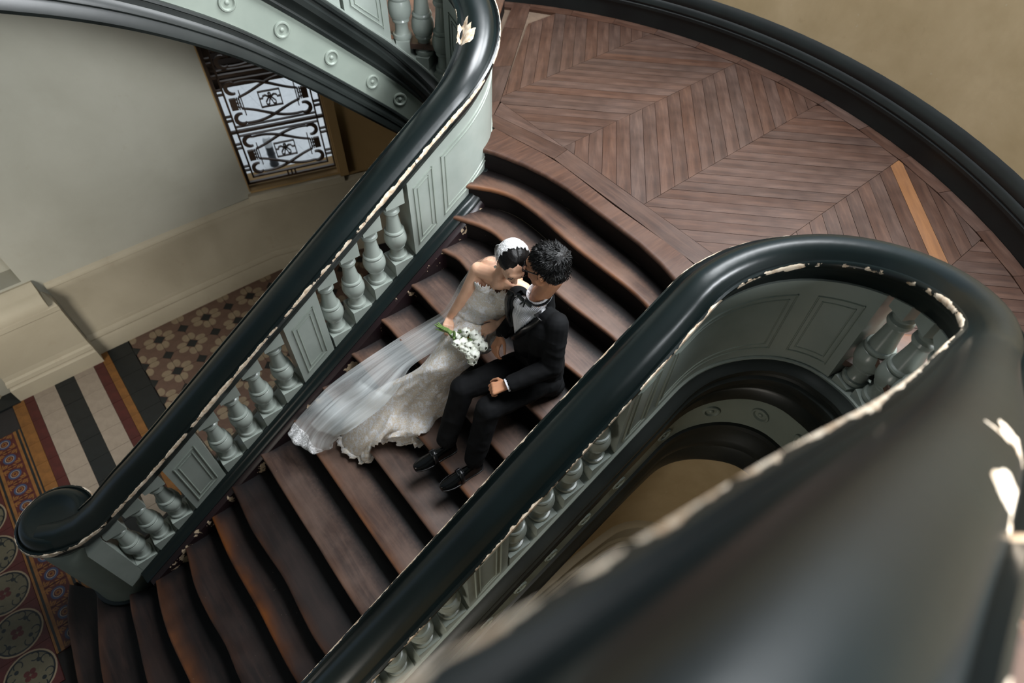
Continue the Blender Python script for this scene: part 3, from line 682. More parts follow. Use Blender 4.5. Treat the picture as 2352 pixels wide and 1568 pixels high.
def panelpost(sd, s0, s1, parent, frames, th=.07, inn=.07, name='panel_post'):
    pos, zt, zr, zb = SIDES[sd]; step = .04 if s1 > UC - .2 else .5
    m = MB(); rows = []
    for s in srange(s0, s1, step): rows.append([pos(s, -th, zt(s) - .01), pos(s, -th, zr(s) - .115), pos(s, inn, zr(s) - .115), pos(s, inn, zt(s) - .01)])
    m.grid(rows, True, cap=True); pp = m.build(name, 'gloss', parent, smooth=30)
    for f0, f1 in frames:
        for face in (-1, 1):
            for d0, wd, ht in ((.0, .012, .006), (.030, .014, -.004)):
                pass
            for inset_, wd, ht in ((.0, .010, .0065), (.028, .009, .0045)):
                a, b = f0 + inset_, f1 - inset_; lo = lambda s: zt(s) + .07 + inset_ * 1.1; hi = lambda s: zr(s) - .20 - inset_ * 1.1
                O = inn if face > 0 else -th; m = MB(); loop = [(s, lo) for s in srange(a, b, .05)] + [(s, hi) for s in srange(b, a, -.05) or []]
                ss = srange(a, b, .05); rows = []
                for F, sg in ((lo, 1), (hi, -1)):
                    rr = []
                    for s in ss: rr.append([pos(s, O, F(s)), pos(s, O + face * ht, F(s) + sg * wd * .3), pos(s, O + face * ht, F(s) + sg * wd * .7), pos(s, O, F(s) + sg * wd)])
                    m.grid(rr, False)
                for s_, sg in ((a, 1), (b, -1)):
                    rr = []
                    for z in (lo(s_), hi(s_)): rr.append([pos(s_, O, z), pos(s_ + sg * wd * .3, O + face * ht, z), pos(s_ + sg * wd * .7, O + face * ht, z), pos(s_ + sg * wd, O, z)])
                    m.grid(rr, False)
                m.build('panel_moulding', 'panel', pp)
    return pp
WORN = [(2.02, 2.84, 3.45, .07, 1.25), (2.05, 2.90, 3.47, .05, 1.25), (.87, -.125, 4.34, .05, 1.2), (.69, -.145, 4.42, .055, 1.25), (1.86, .74, 3.54, .03, 1.2)]
def balustrade(sd, label):
    pos, zt, zr, zb = SIDES[sd]; b = empty('balustrade', (.5, pos(.5, 0, 0)[1], 0), label, 'balustrade')
    s0 = -1.02; e = SA + (1.95 if sd < 0 else 1.75)
    # handrail: volute end, flight, turn, return
    m = MB(); rows = []
    vol = [(-1.27, .150, .0), (-1.17, .085, .0), (-1.06, .035, .0), (-.93, .008, 0), (-.80, .0, 0)]
    path = []
    for u, o, _ in vol:
        p = pos(u, -o, 0); path.append((p[0], p[1]))
    zv = lambda u: sinterp(u, [(-1.4, 1.345), (-1.2, 1.35), (-1.0, 1.43), (-.8, nos(-.8) + .79), (-.6, nos(-.6) + .775), (-.4, nos(-.4) + .768)])
    mirror = 1 if sd < 0 else -1
    for i, (u, v) in enumerate(path):
        a_, b_ = path[max(0, i - 1)], path[min(len(path) - 1, i + 1)]; L = hypot(b_[0] - a_[0], b_[1] - a_[1]); nx, ny = -(b_[1] - a_[1]) / L * mirror, (b_[0] - a_[0]) / L * mirror
        rows.append([(u + nx * o, v + ny * o, zv(u) + dz) for o, dz in RAILP])
    ws = lambda s: sinterp(s, [(1.0, 1), (UC - .1, .88), (sdeg(50), .74), (sdeg(120), .72), (SA, .80), (SA + .8, 1), (SA + 3, 1)]) if sd < 0 else 1
    for s in srange(-.72, e, .045): rows.append([pos(s, o * ws(s), (zv(s) if s < -.4 else zr(s)) + dz) for o, dz in RAILP])
    m.grid(rows, True, 0, RLIP, True)
    if sd < 0:
        for i_ in range(len(rows)):
            if i_ > len(path) + (SA + .1 + .72) / .045:
                for j_ in (5, 6, 7): m.lip[i_ * len(RAILP) + j_] = 1.08
    for i_, p_ in enumerate(m.v):
        for q_ in WORN:
            d_ = (Vector(p_) - Vector(q_[:3])).length
            if d_ < q_[3]: m.lip[i_] = max(m.lip[i_], q_[4])
    m.build('handrail', 'rail', b, smooth=50)
    c = pos(-1.165, .0, 0); cc = (-1.165, c[1] + (.205 if sd > 0 else -.205), 1.35)
    if sd < 0: cc = (cc[0], AX * 2 - (2 * AX - RC + .205), 1.35)
    m = MB(); prof = [(0, -.13), (.16, -.13), (.19, -.12), (.195, -.085), (.215, -.07), (.222, -.045), (.23, -.03), (.234, -.01), (.228, .004), (.215, .008), (.207, .0), (.20, .012), (.19, .035), (.172, .052), (.15, .058), (.13, .054), (.11, .046), (.06, .040), (0, .038)]
    rr = [[(cc[0] + r * cos(2 * pi * i / 48), cc[1] + r * sin(2 * pi * i / 48), cc[2] + z) for i in range(48)] for r, z in prof if r > 0]
    m.grid(rr, True, 0, None, True); lp = []
    for r, z in prof:
        if r > 0: lp += [.8 if r > .227 else 0] * 48
    m.lip = lp; m.build('volute_cap', 'rail', b, smooth=45)
    # newel drum under the volute
    m = MB(); cd_ = (cc[0] + .0, cc[1], 0); m.lathe([(.0, .30), (.218, .31), (.215, .38), (.208, .45), (.205, 1.16), (.19, 1.21), (0, 1.215)], cd_, 40); m.build('newel_drum', 'panel', b, smooth=40); m = MB(); m.lathe([(.0, .0), (.29, 0), (.29, .14), (.275, .16), (.265, .22), (.24, .25), (.235, .30), (.245, .33), (.24, .36), (.0, .385)], cd_, 40); m.build('newel_base', 'shoe', b, smooth=40)
    panelpost(sd, -1.12, -1.0, b, [])
    # shoe moulding along the foot of the balusters
    m = MB(); sh_ = [(.06, -.0), (.06, .014), (.080, .020), (.094, .014), (.10, .0), (.112, -.008), (.128, -.018), (.136, -.034), (.133, -.05), (.122, -.056), (.06, -.056)]
    m.grid([[pos(s, o, zt(s) + dz) for o, dz in sh_] for s in srange(s0, SA + .0, .05)], True, 0, [0, 0, .2, .2, 0, .1, .3, .4, .2, 0, 0], True); m.build('shoe_moulding', 'shoe', b, smooth=40)
    m = MB(); m.grid([[pos(s, o, zt(s) + dz) for o, dz in ((-.085, -.01), (-.085, .012), (.085, .012), (.085, -.01))] for s in srange(s0, e, .05)], True, cap=True); m.build('foot_rail', 'gloss', b, smooth=30)
    # balusters
    for s in (-.93, -.765, -.60, -.145, .033, .21, .388, .81, .985, 1.158, 1.33): baluster(sd, s, b)
    panelpost(sd, -.50, -.233, b, [(-.455, -.278)]); panelpost(sd, .476, .727, b, [(.518, .685)])
    panelpost(sd, 1.42, sdeg(104), b, [(1.455, 1.60), (1.66, sdeg(62)), (sdeg(72), sdeg(98))])
    for a in (113, 130, 147): baluster(sd, sdeg(a), b, .05)
    panelpost(sd, sdeg(157), sdeg(157) + .30, b, [(sdeg(157) + .04, sdeg(157) + .26)])
    s = sdeg(157) + .39
    for i in range(4): baluster(sd, s + .175 * i, b)
    panelpost(sd, s + .63, s + .9, b, [(s + .67, s + .86)])
    return b
balustrade(1, 'dark green topped balustrade left of the couple, ending in a round volute at the foot')
balustrade(-1, 'dark green topped balustrade right of the couple, curling up into the blurred foreground')

# ---- return flights ----
def returnflight(sd, label):
    pos, zt, zr, zb = SIDES[sd]; b = empty('return_flight', (1.5, 3.9 if sd > 0 else -.35, ZL), label, 'staircase')
    my = lambda v: v if sd > 0 else 2 * AX - v
    r0 = [(2.16, 2.97), (3.30, 4.03)]; lines = [r0, [(2.21, 3.30), (2.62, 4.55)], [(1.97, 3.55), (1.98, 4.90)]]
    lines += [[(1.62 - .27 * i, 3.60), (1.62 - .27 * i, 5.05)] for i in range(8)]
    z = ZL
    for k in range(len(lines) - 1):
        z = zt(SA) + .0 if False else ZL + R_ * (k + 1)
        if k >= 2: z = min(z, zt(SA + UC - lines[k][0][0] + .1) - .04) if sd > 0 else ZL + R_ * (k + 1)
        f, bk = lines[k], lines[k + 1]
        front = [(mid(*f, t)[0], my(mid(*f, t)[1])) for t in (0, .25, .5, .75, 1)]; back = [(mid(*bk, t)[0], my(mid(*bk, t)[1])) for t in (0, .25, .5, .75, 1)]
        nosed(front, back, z, .034, 'tread', b, 'tread', None, .9)
        m = MB(); zz = z - R_ - .02
        m.grid([[(x, y, zz), (x, y, z - .034)] for x, y in [(p[0] + (-.02 if k > 1 else -.015), p[1] + (.02 * (1 if sd > 0 else -1) if k < 2 else 0)) for p in front]]); m.build('riser', 'riser', b)
    # sloping soffit
    m = MB(); rows = []
    for s in srange(sdeg(150), SA + 2.0, .1):
        p = pos(s, .02, 0); z = zb(s) + .02; vv = my(5.4 if p[0] < 1.2 else 5.15); rows.append([(p[0], p[1], z), (p[0], vv, z), (p[0], vv, z + .1), (p[0], p[1], z + .1)])
    m.grid(rows, True, cap=True); m.build('soffit', 'wallochre', b)
returnflight(1, 'dark wooden return flight climbing from the landing at the upper left')
returnflight(-1, 'dark wooden return flight behind the blurred foreground rail at the right')
# ---- wall enclosing the space under the stair, seen down the well ----
up_ = [(x, RC + .025) for x in (-1.1, -.5, 0, .6, 1.2, 1.5)] + [(UC + (.475) * sin(radians(a)), RC - RR + .475 * cos(radians(a))) for a in range(0, 181, 12)] + [(1.4, -.09), (.4, -.09), (-1, -.09)]
pos, zt, zr, zb = SIDES[-1]
m = MB(); rows = []; acc = -1.1
ls = list(up_)
dd = 0; prev = ls[0]
for p in ls:
    dd += hypot(p[0] - prev[0], p[1] - prev[1]); prev = p; s = -1.1 + dd; z = max(.3, zb(min(s, SA + .8)) + .04) if s > -1.0 else .4
    rows.append([(p[0], p[1], 0), (p[0], p[1], z)])
m.grid(rows); struct(m.build('wall_well', 'walltan', smooth=30))
pathsweep(ls, [(o, h * .44) for o, h in [(0, 0), (.05, 0), (.05, .17), (.035, .2), (.03, .25), (.012, .28), (.01, .80), (.02, .82), (.02, .88), (.045, .90), (.05, .94), (.03, .98), (0, .99)]], 'trim_3', 'dado', None); struct(bpy.data.objects['trim_3'])
# ================= people =================
from mathutils import noise as mn
from mathutils.bvhtree import BVHTree
K = {'skirt': [[(1.267,1.92,2.536),(1.26,1.857,2.586),(1.265,1.813,2.612),(1.276,1.778,2.624),(1.293,1.753,2.624),(1.317,1.736,2.612),(1.347,1.728,2.586),(1.391,1.735,2.536)],[(1.246,1.934,2.456),(1.239,1.867,2.512),(1.244,1.82,2.54),(1.255,1.783,2.554),(1.273,1.756,2.554),(1.298,1.739,2.54),(1.33,1.731,2.512),(1.377,1.74,2.456)],[(1.173,1.942,2.356),(1.17,1.871,2.417),(1.179,1.821,2.449),(1.194,1.782,2.464),(1.216,1.754,2.464),(1.245,1.735,2.449),(1.282,1.727,2.417),(1.334,1.736,2.356)],[(1.107,1.94,2.276),(1.105,1.865,2.343),(1.114,1.814,2.377),(1.13,1.774,2.394),(1.153,1.746,2.394),(1.183,1.727,2.377),(1.22,1.72,2.343),(1.273,1.731,2.276)],[(1.043,1.939,2.216),(1.042,1.864,2.288),(1.052,1.812,2.325),(1.069,1.773,2.344),(1.092,1.746,2.344),(1.123,1.73,2.325),(1.162,1.725,2.288),(1.216,1.741,2.216)],[(0.972,1.951,2.156),(0.971,1.874,2.234),(0.982,1.823,2.274),(1.0,1.785,2.294),(1.024,1.759,2.294),(1.056,1.746,2.274),(1.095,1.744,2.234),(1.149,1.764,2.156)],[(0.912,2.019,2.056),(0.916,1.936,2.134),(0.931,1.878,2.174),(0.951,1.834,2.194),(0.977,1.803,2.194),(1.01,1.783,2.174),(1.05,1.775,2.134),(1.105,1.788,2.056)],[(0.832,2.113,1.936),(0.846,2.015,2.02),(0.869,1.943,2.065),(0.897,1.884,2.091),(0.93,1.838,2.096),(0.969,1.805,2.082),(1.015,1.782,2.048),(1.075,1.78,1.976)],[(0.736,2.191,1.826),(0.764,2.084,1.907),(0.798,2.003,1.953),(0.836,1.934,1.979),(0.878,1.877,1.988),(0.925,1.832,1.978),(0.978,1.796,1.95),(1.042,1.779,1.886)],[(0.623,2.216,1.736),(0.665,2.113,1.807),(0.71,2.031,1.849),(0.757,1.959,1.874),(0.807,1.898,1.884),(0.861,1.846,1.879),(0.92,1.802,1.857),(0.987,1.774,1.806)],[(0.545,2.239,1.626),(0.562,2.085,1.706),(0.6,1.984,1.766),(0.666,1.93,1.806),(0.723,1.87,1.826),(0.769,1.793,1.846),(0.832,1.75,1.836),(0.928,1.757,1.786)],[(0.494,2.22,1.556),(0.495,2.098,1.596),(0.518,1.987,1.646),(0.573,1.933,1.706),(0.652,1.912,1.756),(0.719,1.852,1.766),(0.78,1.78,1.756),(0.88,1.765,1.726)],[(0.475,2.215,1.516),(0.467,2.104,1.521),(0.497,2.002,1.526),(0.575,1.952,1.556),(0.675,1.898,1.696),(0.741,1.853,1.696),(0.784,1.777,1.696),(0.861,1.766,1.696)]],'veil': [[(1.371,1.767,2.996),(1.375,1.731,3.056),(1.393,1.713,3.076),(1.416,1.699,3.096),(1.445,1.686,3.106)],[(1.373,1.842,2.876),(1.385,1.806,2.916),(1.4,1.776,2.936),(1.412,1.741,2.956),(1.432,1.719,2.976)],[(1.397,1.969,2.716),(1.43,1.951,2.696),(1.458,1.929,2.676),(1.482,1.902,2.656),(1.502,1.869,2.636)],[(1.388,2.056,2.536),(1.395,2.007,2.536),(1.396,1.952,2.536),(1.402,1.92,2.516),(1.412,1.893,2.496)],[(1.309,2.118,2.296),(1.311,2.061,2.316),(1.303,2.006,2.316),(1.294,1.95,2.316),(1.281,1.907,2.316)],[(1.23,2.219,2.136),(1.23,2.145,2.156),(1.221,2.076,2.166),(1.205,2.015,2.176),(1.181,1.952,2.196)],[(1.112,2.311,1.996),(1.101,2.213,2.036),(1.091,2.136,2.056),(1.083,2.073,2.076),(1.067,2.006,2.116)],[(0.973,2.374,1.896),(0.964,2.272,1.936),(0.961,2.186,1.966),(0.963,2.106,2.006),(0.962,2.028,2.056)],[(0.818,2.414,1.826),(0.825,2.297,1.876),(0.831,2.193,1.916),(0.841,2.08,1.976),(0.858,1.958,2.056)],[(0.689,2.467,1.736),(0.697,2.314,1.816),(0.71,2.186,1.876),(0.733,2.061,1.946),(0.771,1.951,2.006)],[(0.562,2.499,1.666),(0.583,2.377,1.706),(0.6,2.243,1.776),(0.631,2.103,1.846),(0.676,1.989,1.906)],[(0.444,2.483,1.636),(0.462,2.37,1.676),(0.487,2.257,1.716),(0.52,2.134,1.766),(0.572,2.035,1.816)],[(0.372,2.49,1.586),(0.387,2.384,1.616),(0.411,2.277,1.646),(0.45,2.176,1.686),(0.5,2.085,1.736)],[(0.304,2.49,1.541),(0.319,2.391,1.556),(0.341,2.294,1.576),(0.394,2.207,1.606),(0.47,2.135,1.656)],[(0.231,2.461,1.511),(0.244,2.361,1.521),(0.281,2.264,1.526),(0.345,2.2,1.546),(0.463,2.164,1.606)],[(0.219,2.453,1.506),(0.241,2.338,1.506),(0.288,2.228,1.506),(0.353,2.191,1.526),(0.466,2.171,1.576)]],'flowers': [(1.155,1.816,2.456),(1.118,1.741,2.492),(1.148,1.737,2.48),(1.197,1.75,2.468),(1.199,1.72,2.456),(1.223,1.734,2.492),(1.205,1.677,2.48),(1.223,1.656,2.468),(1.173,1.673,2.456),(1.154,1.638,2.472),(1.162,1.694,2.48),(1.135,1.712,2.468),(1.138,1.634,2.436),(1.199,1.773,2.492),(1.225,1.708,2.48),(1.145,1.684,2.468),(1.165,1.783,2.456),(1.135,1.649,2.472),(1.224,1.682,2.48)],'stem_end': (1.119,1.926,2.456),'grip': (1.142,1.857,2.466),'stem_top': (1.171,1.803,2.456),'b_rsh': (1.376,1.885,2.776),'b_lsh': (1.5,1.655,2.736),'b_neck': (1.419,1.748,2.816),'b_head': (1.426,1.664,2.966),'b_relb': (1.301,1.918,2.586),'b_rwr': (1.224,1.962,2.416),'b_rhand': (1.159,1.877,2.441),'b_lelb': (1.567,1.731,2.496),'b_lwr': (1.379,1.7,2.496),'b_lhand': (1.321,1.704,2.476),'b_pelv': (1.265,1.87,2.296),'b_waist': (1.36,1.865,2.476),'b_chest': (1.416,1.798,2.656),'b_earR': (1.363,1.67,2.976),'b_nose': (1.394,1.565,2.976),'b_knee': (1.032,1.862,2.136),'g_head': (1.48,1.492,3.046),'g_neck': (1.501,1.534,2.826),'g_lsh': (1.472,1.4,2.756),'g_rsh': (1.425,1.59,2.756),'g_lelb': (1.405,1.297,2.516),'g_lwr': (1.178,1.381,2.456),'g_lhand': (1.129,1.421,2.446),'g_relb': (1.435,1.587,2.496),'g_rwr': (1.351,1.649,2.476),'g_rhand': (1.298,1.635,2.456),'g_lknee': (1.068,1.409,2.336),'g_rknee': (1.042,1.598,2.336),'g_nose': (1.396,1.548,3.036),'g_pelv': (1.458,1.451,2.266)}

V = Vector
def V3(k): return V(K[k])
def skinmat(name, c1, c2):
    x = NT(name); v = x.coord(); x.set(x.ramp(x.noise(v, 9, 4), ((.35, c1), (.65, c2))), .48); x.b.inputs['Subsurface Weight'].default_value = .12; x.b.inputs['Subsurface Radius'].default_value = (.02, .008, .004); x.b.inputs['Subsurface Scale'].default_value = .5; return x.m
M['skin_f'] = skinmat('warm_skin', srgb(205, 158, 130), srgb(222, 178, 150)); M['skin_m'] = skinmat('tan_skin', srgb(178, 124, 92), srgb(196, 142, 108))
M['lips'] = flat('muted_rose_lips', srgb(150, 72, 66), .4, .05)
def hairmat():
    x = NT('black_hair'); v = x.coord('Object', (60, 60, 8)); n_ = x.noise(v, 3, 3); x.set(x.ramp(n_, ((.3, srgb(6, 5, 5)), (.75, srgb(18, 16, 15)))), .42); x.b.inputs['Specular IOR Level'].default_value = .22; x.bump(n_, .4, .003); return x.m
M['hair'] = hairmat(); M['hairlock'] = flat('matt_black_hair', srgb(6, 6, 6), .5, .1); M['hairlock'].node_tree.nodes['Principled BSDF'].inputs['Specular IOR Level'].default_value = .25
M['wool'] = flat('black_wool_suiting', srgb(12, 13, 15), .85, .12); M['wool'].node_tree.nodes['Principled BSDF'].inputs['Specular IOR Level'].default_value = .2; M['satin'] = flat('black_satin', srgb(12, 13, 15), .34, .1)
M['shoeleather'] = flat('black_patent_leather', srgb(9, 10, 11), .16, .1); M['silver'] = flat('dark_metal_buckle', srgb(60, 60, 62), .3, .1, Metallic=.8)
M['pearl'] = flat('pearl', srgb(225, 218, 205), .25, .03)
def shirtmat():
    x = NT('white_pleated_shirt'); v = x.coord('Object', (1, 1, .1)); w_ = x.n('ShaderNodeTexWave'); w_.bands_direction = 'Y'; w_.inputs['Scale'].default_value = 38; x.l(v, w_.inputs[0])
    x.set(srgb(218, 218, 222), .7); x.bump(w_.outputs['Fac'], .5, .004); return x.m
M['shirt'] = shirtmat()
def lacemat(name, under, dens, alpha=None):
    x = NT(name); v = x.coord(); d = x.noise(v, 7, 5, .6, .5)
    vo = x.n('ShaderNodeTexVoronoi', feature='DISTANCE_TO_EDGE'); vo.inputs['Scale'].default_value = 42; x.l(v, vo.inputs['Vector'])
    nz = x.n('ShaderNodeTexNoise'); nz.inputs['Scale'].default_value = 26; nz.inputs['Detail'].default_value = 3; nz.inputs['Distortion'].default_value = 3.5; x.l(v, nz.inputs['Vector'])
    cord = x.ramp(nz.outputs['Fac'], ((.455, (0, 0, 0)), (.475, (1, 1, 1)), (.525, (1, 1, 1)), (.545, (0, 0, 0))))
    bl = x.ramp(x.math('ADD', x.noise(v, 28, 6, .72, .6), x.math('MULTIPLY', d, dens)), ((.50 + dens * .5, (0, 0, 0)), (.55 + dens * .5, (1, 1, 1))))
    pat = x.math('MAXIMUM', cord, bl); holes = x.ramp(x.noise(v, 90, 2), ((.36, (.35, .35, .35)), (.45, (1, 1, 1)))); pat = x.math('MULTIPLY', pat, holes)
    x.set(x.mix(pat, under, srgb(232, 231, 232)), .75); x.bump(pat, .6, .0035)
    if alpha is not None: x.l(x.math('MAXIMUM', pat, alpha), x.b.inputs['Alpha'])
    return x.m
M['lace'] = lacemat('ivory_lace_over_champagne', srgb(212, 198, 178), .0); M['lace2'] = lacemat('dense_white_lace', srgb(218, 208, 193), -.12)
M['laceedge'] = lacemat('white_lace_trim', srgb(205, 204, 202), -.2, .45)
def veilmat():
    x = NT('sheer_white_tulle'); v = x.coord('UV', (11, 1.3, 1)); st_ = x.ramp(x.noise(v, 1, 6, .6, 1.2), ((.36, (0, 0, 0)), (.78, (1, 1, 1))))
    a = x.n('ShaderNodeAttribute', attribute_name='lip')
    x.set(srgb(226, 230, 230), .85); x.l(x.math('ADD', x.math('ADD', .26, x.math('MULTIPLY', st_, .36)), x.math('MULTIPLY', a.outputs['Fac'], .22)), x.b.inputs['Alpha']); x.bump(st_, .3, .004); return x.m
M['veil'] = veilmat()

def orth(d, hint=V((0, 0, 1))):
    d = d.normalized(); r = d.cross(hint)
    if r.length < 1e-3: r = d.cross(V((1, 0, 0)))
    r.normalize(); return d, r, r.cross(d)
def cap_(mb, a, b, ra, rb, n=14):
    a, b = V(a), V(b); d, r, u = orth(b - a); rows = []
    for q in (0, 1, 2, 3, 4):
        t = -pi / 2 + .02 + (pi / 2 - .02) * q / 4; rows.append((a + d * ra * sin(t), ra * cos(t)))
    for q in (0, 1, 2, 3, 4):
        t = (pi / 2 - .02) * q / 4; rows.append((b + d * rb * sin(t), rb * cos(t)))
    mb.grid([[tuple(c + r * (R_ * cos(2 * pi * i / n)) + u * (R_ * sin(2 * pi * i / n))) for i in range(n)] for c, R_ in rows], True, cap=True)
def ell_(mb, c, ax, n=16):
    c = V(c); rows = []
    for q in range(1, 10):
        t = -pi / 2 + pi * q / 10; rows.append([tuple(c + ax[2] * sin(t) + (ax[0] * cos(2 * pi * i / n) + ax[1] * sin(2 * pi * i / n)) * cos(t)) for i in range(n)])
    mb.grid(rows, True, cap=True)
def blob(name, mb, voxel, smooth, mat, parent, keep=None, disp=None, thick=None):
    me = bpy.data.meshes.new('tmp'); me.from_pydata(mb.v, [], mb.f); bm = bmesh.new(); bm.from_mesh(me); bmesh.ops.recalc_face_normals(bm, faces=bm.faces); bm.to_mesh(me); bm.free()
    o = bpy.data.objects.new('tmp', me); C.objects.link(o)
    r = o.modifiers.new('r', 'REMESH'); r.mode = 'VOXEL'; r.voxel_size = voxel; s = o.modifiers.new('s', 'SMOOTH'); s.factor = .5; s.iterations = smooth
    dg = bpy.context.evaluated_depsgraph_get(); m2 = bpy.data.meshes.new_from_object(o.evaluated_get(dg)); bpy.data.objects.remove(o)
    bm = bmesh.new(); bm.from_mesh(m2); bm.normal_update()
    if disp:
        for v in bm.verts: v.co += v.normal * disp(v.co, v.normal)
    if keep:
        bmesh.ops.delete(bm, geom=[f for f in bm.faces if not keep(f.calc_center_median(), f.normal)], context='FACES')
    if thick: bm.normal_update(); bmesh.ops.solidify(bm, geom=bm.faces[:], thickness=thick)
    bm.normal_update(); bm.to_mesh(m2); tree = BVHTree.FromBMesh(bm); bm.free(); m2.name = name
    for p in m2.polygons: p.use_smooth = True
    m2.materials.clear(); m2.materials.append(M[mat]); ob = bpy.data.objects.new(name, m2); C.objects.link(ob)
    if parent: ob.parent = parent; ob.matrix_parent_inverse = parent.matrix_basis.inverted()
    return ob, tree
def hand(mb, wrist, d, palm_n, thumb_side, L=.17, curl=.5, spread=.16, closed=False):
    """palm + four fingers + thumb; palm_n points out of the palm, thumb_side towards the thumb"""
    d = d.normalized(); t = (thumb_side - d * thumb_side.dot(d)).normalized(); p = d.cross(t); p = p if p.dot(palm_n) > 0 else -p
    k = L / .18; w0 = V(wrist)
    for off in (-.028, -.010, .010, .027): cap_(mb, w0 + d * .008 * k + t * off * .45 * k, w0 + d * .078 * k + t * off * k, .0135 * k, .0125 * k, 10)
    for i, (off, ln) in enumerate(((.030, .070), (.010, .080), (-.010, .075), (-.029, .058))):
        b = w0 + d * .080 * k + t * off * k; dirv = (d + t * off * spread * 22 * .12).normalized(); segs = (ln * .45, ln * .32, ln * .26); r = .0088 if i < 3 else .0078; c = curl * (1 + .12 * i)
        ang = 0
        for j, sl in enumerate(segs):
            ang += c * (.75 if j == 0 else 1.0); dv = dirv * cos(ang) + p * sin(ang); e = b + dv * sl * k; cap_(mb, b, e, r * k * (1 - .07 * j), r * k * (.93 - .08 * j), 10); b = e
    b = w0 + d * .022 * k + t * .022 * k; dv = (d * .62 + t * .72 + p * .25).normalized(); e = b + dv * .042 * k; cap_(mb, b, e, .013 * k, .0105 * k, 10)
    dv = (d * .9 + t * .25 + p * .45).normalized(); e2 = e + dv * .030 * k; cap_(mb, e, e2, .0105 * k, .009 * k, 10); dv = (d * .85 + t * -.05 + p * .55).normalized(); cap_(mb, e2, e2 + dv * .024 * k, .009 * k, .0075 * k, 10)
def frame(c, f, up):
    f = f.normalized(); up = (up - f * up.dot(f)).normalized(); r = f.cross(up)
    return lambda x, y, z: V(c) + f * x + r * y + up * z, f, r, up      # x forward, y to the person's right, z up
def head(mb, P, f, r, u, s=1.0, fem=True):
    E = lambda x, y, z, a, b, c: ell_(mb, P(x * s, y * s, z * s), (f * a * s, r * b * s, u * c * s))
    E(-.012, 0, .022, .094, .074, .088); E(.022, 0, -.012, .066, .062, .084); E(.034, 0, -.050, .050, .050 if fem else .055, .052)
    E(.064, 0, -.088, .020, .022 if fem else .027, .017); E(.056, .026, -.030, .028, .024, .030); E(.056, -.026, -.030, .028, .024, .030)
    E(.070, 0, .030, .022, .046, .022)
    cap_(mb, P(.086 * s, 0, .012 * s), P(.104 * s, 0, -.024 * s), .0075 * s, .0105 * s, 10); E(.096, 0, -.030, .013, .016, .009)
    E(.084, 0, -.056, .014, .021, .011); E(.082, 0, -.068, .010, .018, .006)
    for y in (-.029, .029): E(.074, y, .004, .014, .017, .010)
    for y in (-.077, .077): E(-.008, y, -.008, .017, .008, .030)
def face_bits(P, f, r, u, s, parent, fem):
    for sg in (-1, 1):
        m = MB(); pts = [P((.093 - .010 * abs(q - 2) * .5) * s, sg * (.014 + .009 * q) * s, (.030 + .003 * (2 - abs(q - 2))) * s) for q in range(5)]
        for a, b in zip(pts, pts[1:]): cap_(m, a, b, .0024 * s, .0022 * s, 6)
        m.build('eyebrow', 'hair', parent, smooth=60)
        m = MB(); pts = [P((.0862 - .0028 * abs(q - 2)) * s, sg * (.017 + .006 * q) * s, (-.004 - .001 * (2 - abs(q - 2))) * s) for q in range(5)]
        for a, b in zip(pts, pts[1:]): cap_(m, a, b, .0014 * s, .0013 * s, 6)
        m.build('eyelashes', 'hair', parent, smooth=60)
    m = MB(); ell_(m, P(.0915 * s, 0, -.0545 * s), (f * .008 * s, r * .018 * s, u * .0045 * s)); ell_(m, P(.0905 * s, 0, -.0625 * s), (f * .008 * s, r * .016 * s, u * .005 * s)); m.build('lips', 'lips', parent, smooth=60)
def fold(a, fr, ax=None):
    def d(co, n):
        q = V((co.x * fr[0], co.y * fr[1], co.z * fr[2])); x = mn.noise(q); return a * (1 - 2 * abs(x)) * .8 + a * .4 * mn.noise(q * 2.7)
    return d

# ---------------- bride ----------------
bride = empty('person', (1.36, 1.84, TZ(4)), 'bride seated on the stair in a strapless lace gown and long veil, head bowed', 'person')
mb = MB(); hc = V3('b_head'); hf = V((-.36, -.76, -.50)); hu = V((-.12, -.42, .88)); P, f, r, u = frame(hc, hf, hu)
head(mb, P, f, r, u, .92, True)
nk = V3('b_neck'); cap_(mb, P(-.038, 0, -.060), nk, .038, .039); cap_(mb, nk, nk + V((.01, .01, -.05)), .040, .055)
rs, ls_ = V3('b_rsh'), V3('b_lsh'); tr_ = (rs - ls_).normalized(); tf = V((-.86, -.45, .24)).normalized(); waist = V3('b_waist') + V((.02, .0, 0)); chest = V3('b_chest') + V((.045, .01, 0)); pelv = V3('b_pelv') + V((.04, .0, 0))
cap_(mb, nk + V((.01, 0, -.025)), rs + V((0, 0, -.004)), .040, .041); cap_(mb, nk + V((.01, 0, -.025)), ls_ + V((0, 0, -.004)), .040, .041)
for s_ in (-1, 1): cap_(mb, chest + tr_ * .055 * s_ + V((0, 0, .03)), chest + tr_ * .06 * s_ + V((.01, 0, .10)), .078, .062)
ell_(mb, chest + V((0, 0, .055)), (tr_ * .13, tf * .085, V((0, 0, .10))))
for s_ in (-1, 1): cap_(mb, waist + tr_ * .05 * s_, chest + tr_ * .055 * s_, .072, .080)
for s_ in (-1, 1): cap_(mb, pelv + tr_ * .065 * s_, waist + tr_ * .05 * s_, .092, .070)
for s_, kn in ((-1, V((1.02, 1.80, 2.12))), (1, V((1.00, 1.90, 2.12)))):
    kn = kn + V((.03, .05, -.06)); ak = V((.70, 2.05 + .04 * s_, TZ(7) + .045)); cap_(mb, pelv + tr_ * .06 * s_ + V((0, 0, -.02)), kn, .062, .038); cap_(mb, kn, ak, .034, .022); cap_(mb, ak + V((.02, 0, -.02)), ak + V((-.09, .03, -.02)), .020, .016)
el, wr = V3('b_relb'), V3('b_rwr'); cap_(mb, rs, el, .040, .032); cap_(mb, el, wr, .033, .021)
